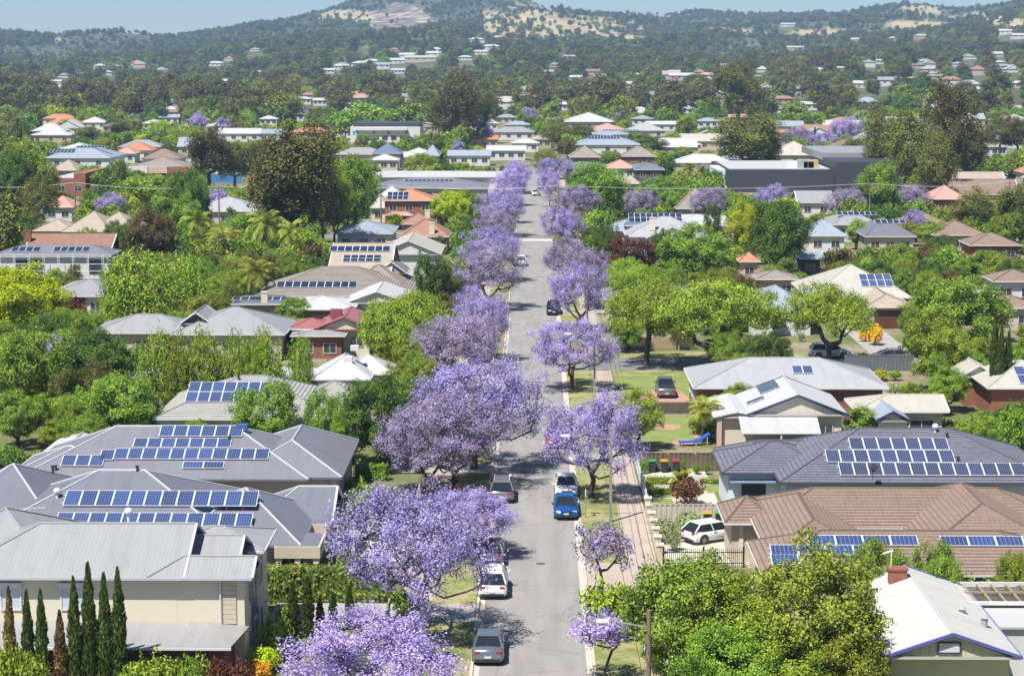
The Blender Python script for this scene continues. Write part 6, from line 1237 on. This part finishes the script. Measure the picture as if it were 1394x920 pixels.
# ------------------------------------------------------------------ trees placed from the photograph: kind, x, foot row, top row, width
HAND = """jaca 515 1012 836 240 0|jaca 562 872 663 228 1|jaca 645 757 662 140 2|jacab 585 676 548 150 3|jacab 620 668 532 170 4|jaca 645 640 488 185 0|jacab 628 545 426 130 1|jaca 655 492 390 82 2|jacab 667 421 337 102 3|jaca 668 383 308 88 4|jaca 684 322 262 76 0|jacab 676 352 285 60 1|jaca 696 280 230 54 2|jaca 704 264 218 42 3|jaca 690 304 248 50 4
jacay 822 928 832 88 0|jacayb 820 830 710 78 1|bushb 830 872 788 78|jaca 806 680 532 138 2|jaca 779 531 434 118 3|jaca 786 452 358 84 4|jacab 800 420 338 62 0|jaca 766 346 280 64 1|jacab 787 309 252 82 2|jaca 757 259 214 58 3|jacab 770 396 322 70 4|jaca 748 282 232 34 0
jacab 965 305 254 56 0|jacab 870 310 258 54 1|jaca 1050 300 250 52 2|jacab 1150 308 256 60 3|jacab 1230 300 250 72 4|jaca 1246 330 285 34 0|jaca 1148 206 160 50 1|jacab 1088 208 172 50 2|jaca 1120 212 180 40 3|jaca 152 305 262 44 4|fjaca 270 188 152 26|fjaca 305 190 160 28|fjaca 664 200 170 18|fjaca 1162 262 248 20|fjacab 1100 215 185 30|fjaca 240 140 128 10|fjaca 412 162 146 12|fjaca 1065 130 116 14|jaca 700 262 226 36|fjacab 960 240 222 30
mid 950 965 758 200 0|bright 1010 985 790 150 2|bright 918 955 800 110 3|mid 985 1010 850 150 0|bright 1060 1005 850 150 1|olive 1160 1005 840 120 2|olive 1106 985 738 205 1|mid 1190 864 733 92 3|mid 1280 862 742 80 2|olive 1380 862 752 56 0|bush 1330 862 785 60|mid 1235 862 765 60 1|bushb 1240 930 880 50|bush 1270 935 890 40
cypd 17 962 800 17|cyp 41 962 805 18|cyp 60 962 803 18|cypd 85 962 832 19|cyp 105 962 787 20|cyp 125 962 768 22|cyp 146 962 782 21|cyp 165 962 775 21|cyp 400 885 793 17|cyp 420 868 785 16|cyp 436 862 812 12|cyp 454 860 806 13|cyp 476 856 797 13
bushb 15 974 875 50|bushb 45 974 890 50|bushb 215 974 890 60|bush 250 974 892 50|bushr 300 974 895 45|bushr 330 974 897 40|bushb 375 900 835 45|bush 385 895 860 50|bushy 360 915 880 45|bushb 390 870 820 35|busho 350 925 900 40|bushr 285 974 900 40|yucca 6 770 728 46|yucca 38 770 732 36|bush 270 974 892 50|bushb 190 974 895 50
bushy 345 850 800 30|bush 500 735 655 52|bushb 478 680 652 50|bushb 505 690 660 40|bush 540 700 670 30|bushb 455 690 668 30|bushb 450 790 745 30|bush 475 790 750 40|bushl 520 795 755 40|bushy 430 790 755 24|bush 550 840 800 40|bushr 660 695 660 12|bushr 626 698 655 14
bushd 22 655 612 60|olive 78 615 572 60 1|bush 10 640 605 40|bushb 50 640 612 40|bush 95 640 610 40|mid 165 612 510 122 0|dark 132 552 446 110 1|mid 45 575 448 120 2|mid 25 610 530 90 3|bright 90 600 540 80 0|mid 180 545 470 60 1|mid 358 628 520 94 2|mid 440 628 528 58 3|dark 515 640 516 104 0|mid 480 632 545 60|weep 195 455 338 112 0|weep 240 440 350 90 1|weep 165 450 365 70 1|lime 28 478 360 132 1|lime 78 455 408 40 2|gum 400 350 168 132 0|gum 385 348 185 90 2|gum 440 340 200 60 1|spread 548 520 398 136 0|mid 525 500 410 70 1|yellow 552 512 452 40 2|olive 570 530 450 60|conif 580 425 343 34|conif 600 425 350 36|mid 480 330 212 74 0|bright 455 335 222 50 1|lime 612 312 260 54 0|mid 640 305 258 40 2
palm 350 430 352 56 0|palm 226 432 360 58 1|palm 368 366 285 50 0|palm 395 370 300 40 1|palm 300 370 310 50 0|palm 270 352 285 44 1|palm 940 262 222 22|palm 955 265 225 22|palm 955 602 540 52|yucca 928 672 640 34|palm 128 232 200 16
dark 265 330 232 60 2|mid 255 345 262 50 1|brown 205 368 284 74 3|dark 158 345 300 40|dark 178 360 300 44|gumg 55 320 235 50 1|dark 20 300 205 60 0|olive 30 298 192 76 1|olive 60 296 215 50 3|gum 285 262 174 66 0|gumg 320 258 192 60 1|mid 185 255 232 40|lime 190 278 248 34|dark 90 292 265 34|mid 125 290 255 26|mid 160 262 228 44 2|mid 245 300 240 50|bright 330 300 258 60|mid 330 345 290 70 2|bright 290 345 300 60|mid 120 345 310 30
bush 100 430 405 40|bushr 100 432 400 54|bushr 75 420 402 40|mid 400 452 405 50|bright 395 470 432 60|weep 215 560 448 60|weep 245 560 452 50|weep 280 560 446 60|weep 320 560 450 50|weep 365 560 444 54|bright 345 560 462 36|weep 410 560 455 40|upright 370 470 425 10|upright 378 470 430 10|bushy 186 480 460 40|bush 155 470 450 40|upright 362 465 428 8
spread 880 498 382 140 0|spread 968 500 380 178 1|mid 945 400 304 112 1|spread 870 440 355 90 1|spread 1130 495 388 128 1|spread 1160 425 375 60 0|bright 1285 535 435 96 2|mid 1310 478 378 130 0|bright 1270 455 395 80 1|mid 1340 465 400 70 3|dark 1255 500 440 60|mid 1240 470 420 40|olive 868 612 528 66 1|dark 1062 375 274 84 0|lime 1015 360 274 58 1|lime 1030 345 280 40 2|conif 970 335 276 26|dark 825 375 302 40|red 850 382 318 44|red 878 378 325 36|dark 900 370 312 30|red 818 385 345 30|red 840 388 350 36|busho 838 388 360 30|bushb 815 392 360 30|mid 760 350 320 20
upright 1172 610 552 48|cyp 1351 560 430 13|cyp 1360 562 446 14|cyp 1370 560 452 13|dark 1385 615 545 70|mid 1345 610 560 60|bush 1310 600 570 50|mid 1290 560 500 60|bright 1310 545 505 50|bushy 1290 590 570 30|busho 1190 470 440 26|busho 1178 465 445 22|bushb 1175 495 480 20|bushy 1200 518 502 24|bushb 1220 518 504 20|bushb 950 590 565 30|bush 960 598 570 34|bushl 905 738 705 36|bushl 938 728 695 44|bushl 915 750 720 24|bushr 936 688 652 50|bush 877 645 622 14|upright 930 645 625 9|upright 948 646 630 10|upright 962 646 630 10
mid 820 305 222 84 2|dark 790 290 235 40|mid 1197 305 222 64 0|gum 1290 280 108 76 3|gumg 1240 268 150 70 0|gumg 1200 255 155 60 2|gumg 1270 290 175 60 1|gum 1320 262 165 60 0|gumg 1020 246 154 94 2|gumg 1040 246 168 60 1|gumg 1004 178 86 74 0|gum 625 202 100 72 1|gum 605 198 130 50 2|gum 650 196 130 44 0|gumg 1330 330 255 72 1|gumg 1380 340 250 60 0|mid 1365 345 290 50 2|brown 1265 385 330 44 1|mid 1225 372 332 50 0|mid 1185 362 335 40 2|red 1188 345 312 30|bright 1168 340 298 36 3|mid 1250 375 340 50 1|mid 1300 385 345 60 2|dark 1280 360 320 50|mid 1340 385 340 60|bright 1270 340 300 50 1|olive 1235 335 300 40|mid 1100 252 228 60|mid 1075 256 232 40|dark 1190 205 182 30|mid 1140 250 212 50|gumg 1160 232 190 40|brown 780 325 282 40 2|busho 765 322 285 34|bushl 1290 290 250 40|mid 895 285 240 60 1|mid 920 300 255 50 2|olive 745 245 205 40|gumg 760 205 165 44 1|gumg 790 206 168 44 0|mid 860 205 178 50|dark 885 215 185 50|mid 905 225 205 40|olive 930 218 200 30|mid 830 230 205 40|olive 860 245 220 36|brown 870 225 215 20
spread 572 245 208 48 1|dark 600 240 218 30|conif 685 250 225 12|conif 672 250 228 10|mid 500 255 215 36|fblue 780 145 118 30|mid 555 205 185 26|mid 500 205 183 32|mid 575 203 182 26|fbright 540 172 148 70|fbright 500 178 140 60|fmid 570 178 140 60|fmid 470 190 150 50|lime 560 155 136 26|lime 418 138 118 26|lime 553 125 110 18|lime 200 205 183 36|lime 180 185 163 30|lime 220 190 164 34|lime 90 182 162 24|lime 25 215 192 30|gum 165 200 165 34|gumg 118 200 172 40|lime 1055 110 98 14|fblue 1165 180 152 30|fblue 1175 188 162 26|cyp 1182 185 162 5|cyp 1188 186 163 5|cyp 1176 186 165 5|cyp 1109 200 173 5|flime 1060 120 105 20|flime 1115 110 95 22|flime 300 180 172 16|flime 410 180 165 18|gum 1310 150 110 40|gumg 1360 215 150 44|gum 1385 215 160 40"""
for ent in HAND.replace('\n', '|').split('|'):
    e = ent.split(); T(e[0], float(e[1]), float(e[2]), float(e[3]), float(e[4]), int(e[5]) if len(e) > 5 else None)
print('hand trees', len(TREES))

for z_ in ((868, 1000, 612, 770), (845, 965, 505, 606), (838, 945, 484, 500), (1192, 1242, 425, 492), (1100, 1168, 466, 492), (1190, 1242, 478, 494), (350, 640, 800, 850), (445, 560, 650, 765), (0, 70, 590, 650), (690, 760, 200, 920), (1150, 1245, 480, 512)): KEEP.append((*z_, 1e5))
# ------------------------------------------------------------------ fill: the trees between, kept off roofs, streets and each other
rnd = random.Random(77); cell = {}
for (r, k, X, Y, hg_, wd) in TREES: cell.setdefault((int(X // 20), int(Y // 20)), []).append((X, Y, wd / 2))
def clear(X, Y, rad, hgt):
    if abs(X) < 9.2 + rad * .4 and Y < 600: return False
    if X > 0 and SIDE0 - 3 < Y < SIDE1 + 3 and X < 90: return False
    if 368 < Y < 382: return False
    for (a, b_, c, d) in FOOT:
        if a - rad * .45 < X < b_ + rad * .45 and c - rad * .45 < Y < d + rad * .45: return False
    cx_, cy_ = int(X // 20), int(Y // 20)
    for i in (-1, 0, 1):
        for j in (-1, 0, 1):
            for (x, y, r2) in cell.get((cx_ + i, cy_ + j), ()):
                if math.hypot(x - X, y - Y) < (rad + r2) * .62: return False
    px, pt = proj(X, Y, hgt); _, pb = proj(X, Y, 0); s_ = pxm(Y) * rad * .85
    for (a, b_, c, d, YY) in KEEP:
        if YY > Y + 1 and px + s_ > a and px - s_ < b_ and pt < d - 1 and pb > c: return False
    return True
MIX = [('mid', 30), ('bright', 14), ('dark', 14), ('olive', 12), ('gumg', 8), ('brown', 3), ('lime', 3), ('upright', 4), ('jaca', 1)]
bag = [k for k, n in MIX for _ in range(n)]
FARK = {'mid': 'fmid', 'bright': 'fbright', 'dark': 'fdark', 'olive': 'folive', 'gumg': 'fgumg', 'brown': 'fbrown', 'lime': 'flime', 'upright': 'fdark', 'jaca': 'fjaca'}
fill = []; mass = {}
for it in range(26000):
    t = rnd.random(); Y = 118 + (1010 - 118) * t ** .75; X = (rnd.uniform(-40, 1434) - 727) / 2710 * Y
    k = rnd.choice(bag); hgt = rnd.uniform(3.0, 6.5) if Y < 420 else rnd.uniform(4.5, 9.5); 
    if k == 'gumg' and Y > 300: hgt = rnd.uniform(9, 16)
    if k == 'lime' and Y < 300: continue
    wd = hgt * rnd.uniform(.75, 1.1) * (.6 if k in ('gumg', 'upright') else 1)
    if not clear(X, Y, wd / 2, hgt): continue
    cell.setdefault((int(X // 20), int(Y // 20)), []).append((X, Y, wd / 2)); fill.append((Y, X, k, hgt, wd))
fill.sort(); nind = 0
for (Y, X, k, hgt, wd) in fill:
    if nind < 300: tree_at(k if Y < 330 else FARK[k], X, Y, hgt, wd); nind += 1
    else: mass.setdefault(FARK[k], []).append((X, Y, 0.0, wd, hgt))
# shrubs in the nearer gardens
ns = 0
for it in range(2500):
    Y = rnd.uniform(112, 300); X = (rnd.uniform(0, 1394) - 727) / 2710 * Y; hgt = rnd.uniform(.7, 1.8); wd = hgt * rnd.uniform(.9, 1.4)
    if abs(X) < 9.3 or not clear(X, Y, wd / 2, hgt) or ns > 150: continue
    if 8.6 < X < 15 and 118 < Y < 215: continue
    cell.setdefault((int(X // 20), int(Y // 20)), []).append((X, Y, wd / 2)); tree_at(rnd.choice(('bush', 'bush', 'bushb', 'bushd', 'bushl', 'bushy', 'bushr')), X, Y, hgt, wd); ns += 1
print('fill', len(fill), 'shrubs', ns)
# wooded hills
rg = np.random.default_rng(9); n = 120000
D = 1000 + 4300 * rg.random(n) ** 1.15; px_ = rg.uniform(-60, 1454, n); z = hill(px_, D); kb, kk = bare_at(px_, D, z)
keep = rg.random(n) > np.where(kk == 2, .985, .84) * np.clip(kb * 1.5, 0, 1)
Xw = (px_ - 727) / 2710 * D; dn = np.sin(Xw / 90 + D / 130) * np.sin(Xw / 55 - D / 75) + .7 * np.sin(Xw / 31 + D / 42 + 1) * np.sin(Xw / 37 - D / 29) + .5 * np.sin(Xw / 210 - D / 330)
dens = np.clip(.62 + .5 * dn, .08, 1); keep &= rg.random(n) < dens * np.clip(D / 3800, .24, 1)
for (hx, hy) in HILLHOMES: keep &= ~((np.abs(px_ - hx) < 13) & (D < hy + 14) & (D > hy - 300))
D, px_, z = D[keep], px_[keep], z[keep]; kinds = np.array(['fgum', 'fgumg', 'fdark', 'fmid', 'folive', 'fbrown', 'fblue']); 
farw = np.clip((D - 1200) / 2200, 0, 1); u = rg.random(len(D)); kd = np.where(u < .26, 'fgum', np.where(u < .46, 'fgumg', np.where(u < .62, 'fdark', np.where(u < .74 - .06 * farw, 'fmid', np.where(u < .9, 'folive', 'fbrown')))))
for k in np.unique(kd):
    s_ = kd == k; Dk = D[s_]; X = (px_[s_] - 727) / 2710 * Dk; g = (.55 + .75 * rg.random(s_.sum()) ** 1.6 + .35 * (rg.random(s_.sum()) < .12)) * np.clip(1.1 - (Dk - 1000) / 9000, .72, 1.1)
    for x, y, zz, gg in zip(X, Dk, z[s_], g): mass.setdefault(k, []).append((x, y, zz - .3, 10.0 * gg, (13.0 if 'gum' in k else 9.0) * gg))
MASSN = {'fgum': 'dense brownish gum woodland covering the far suburb and hills', 'fgumg': 'olive green gum woodland covering the far suburb and hills', 'fdark': 'dark green evergreen canopy of the far suburb and hills', 'fmid': 'mid green tree canopy of the far suburb and hills', 'folive': 'yellowish olive tree canopy of the far suburb and hills', 'fbrown': 'thin brownish scrub among the far trees', 'fbright': 'bright green leafy canopy of the far suburb', 'flime': 'scattered lime coloured crowns of the far suburb', 'fjaca': 'scattered purple crowns of the far suburb'}
for k, pts in mass.items():
    fam, cnt, m_, _, _ = KIND[k]; pts = np.array(pts); idx = rg.integers(0, 2, len(pts))
    for v_ in range(2):
        q = pts[idx == v_]
        if not len(q): continue
        pw, ph = PROTO['%s%d' % (fam, v_)][2:]
        scatter('woodland', MASSN[k] + (', fuller crowns' if v_ else ', looser crowns'), q[:, :3], np.stack([q[:, 3] / pw, q[:, 3] / pw, q[:, 4] / ph], 1), fam, v_, m_)
print('mass', sum(len(p) for p in mass.values()))

# ------------------------------------------------------------------ labels for the trees: what they look like and what they stand beside
CARL = [(o.location.x, o.location.y, 'the ' + o['label'].split(' parked')[0].split(' standing')[0].split(' driving')[0].split(' half')[0]) for o in C.objects if o.parent is None and o.get('group') == 'cars along the street']
for (r, k, X, Y, hg_, wd) in TREES:
    look = KIND[k][4]; best = None
    for (x, y, s_) in LAND + (CARL if 'jaca' in k else []):
        if not s_: continue
        d_ = math.hypot(x - X, y - Y)
        if best is None or d_ < best[0]: best = (d_, s_)
    street = abs(X) < 8.6 and Y < 600
    size = '' if 'bush' in k or k.startswith(('cyp', 'yucca')) else ('small ' if hg_ < 4.5 and 'young' not in look else ('broad ' if wd > 9.5 and 'wide' not in look else ''))
    if best[0] < 34: where = 'near ' + best[1]
    else: where = 'in the far suburb beyond the cross street' if Y > 380 else 'in the gardens behind the street houses'
    r['label'] = ' '.join((size + look + (' on the %s verge ' % ('left' if X < 0 else 'right') if street else ' ') + where).split()[:16])
    r['group'] = {'shrub': 'garden shrubs', 'tree': 'street jacarandas' if street and 'jaca' in k else 'garden trees'}[r['category']] + (' ' + where if not street else '')

from collections import Counter
cnt_ = Counter(r['label'] for (r, *_) in TREES)
for (r, k, X, Y, hg_, wd) in TREES:
    if cnt_[r['label']] < 2 or ' near ' not in r['label']: continue
    n_ = sorted((math.hypot(x - X, y - Y), s_) for (x, y, s_) in LAND if s_ and s_ not in r['label'])
    if n_ and n_[0][0] < 45:
        lb = r['label'].replace(' near ', ' between ') + ' and ' + n_[0][1]
        if len(lb.split()) <= 16: r['label'] = lb
for o in C.objects:
    if o.name.startswith('overhead_wire') and len(o['label'].split()) > 16: o['label'] = ' '.join(o['label'].split()[:16])

# ------------------------------------------------------------------ haze
hz = MB(); hz.box(-2400, 2400, -120, 5950, -30, 420); m, t, b = nodes('haze_air'); t.nodes.remove(b); pv = N(t, 'ShaderNodeVolumePrincipled'); pv.inputs['Color'].default_value = (.40, .65, 1.0, 1); pv.inputs['Density'].default_value = .00012; pv.inputs['Anisotropy'].default_value = .0
t.links.new(pv.outputs[0], t.nodes['Material Output'].inputs['Volume']); ho = hz.build('haze', m); tag(ho, 'pale blue haze filling the air over the suburb', 'haze', None, 'stuff'); ho.display_type = 'WIRE'
bpy.context.view_layer.update()
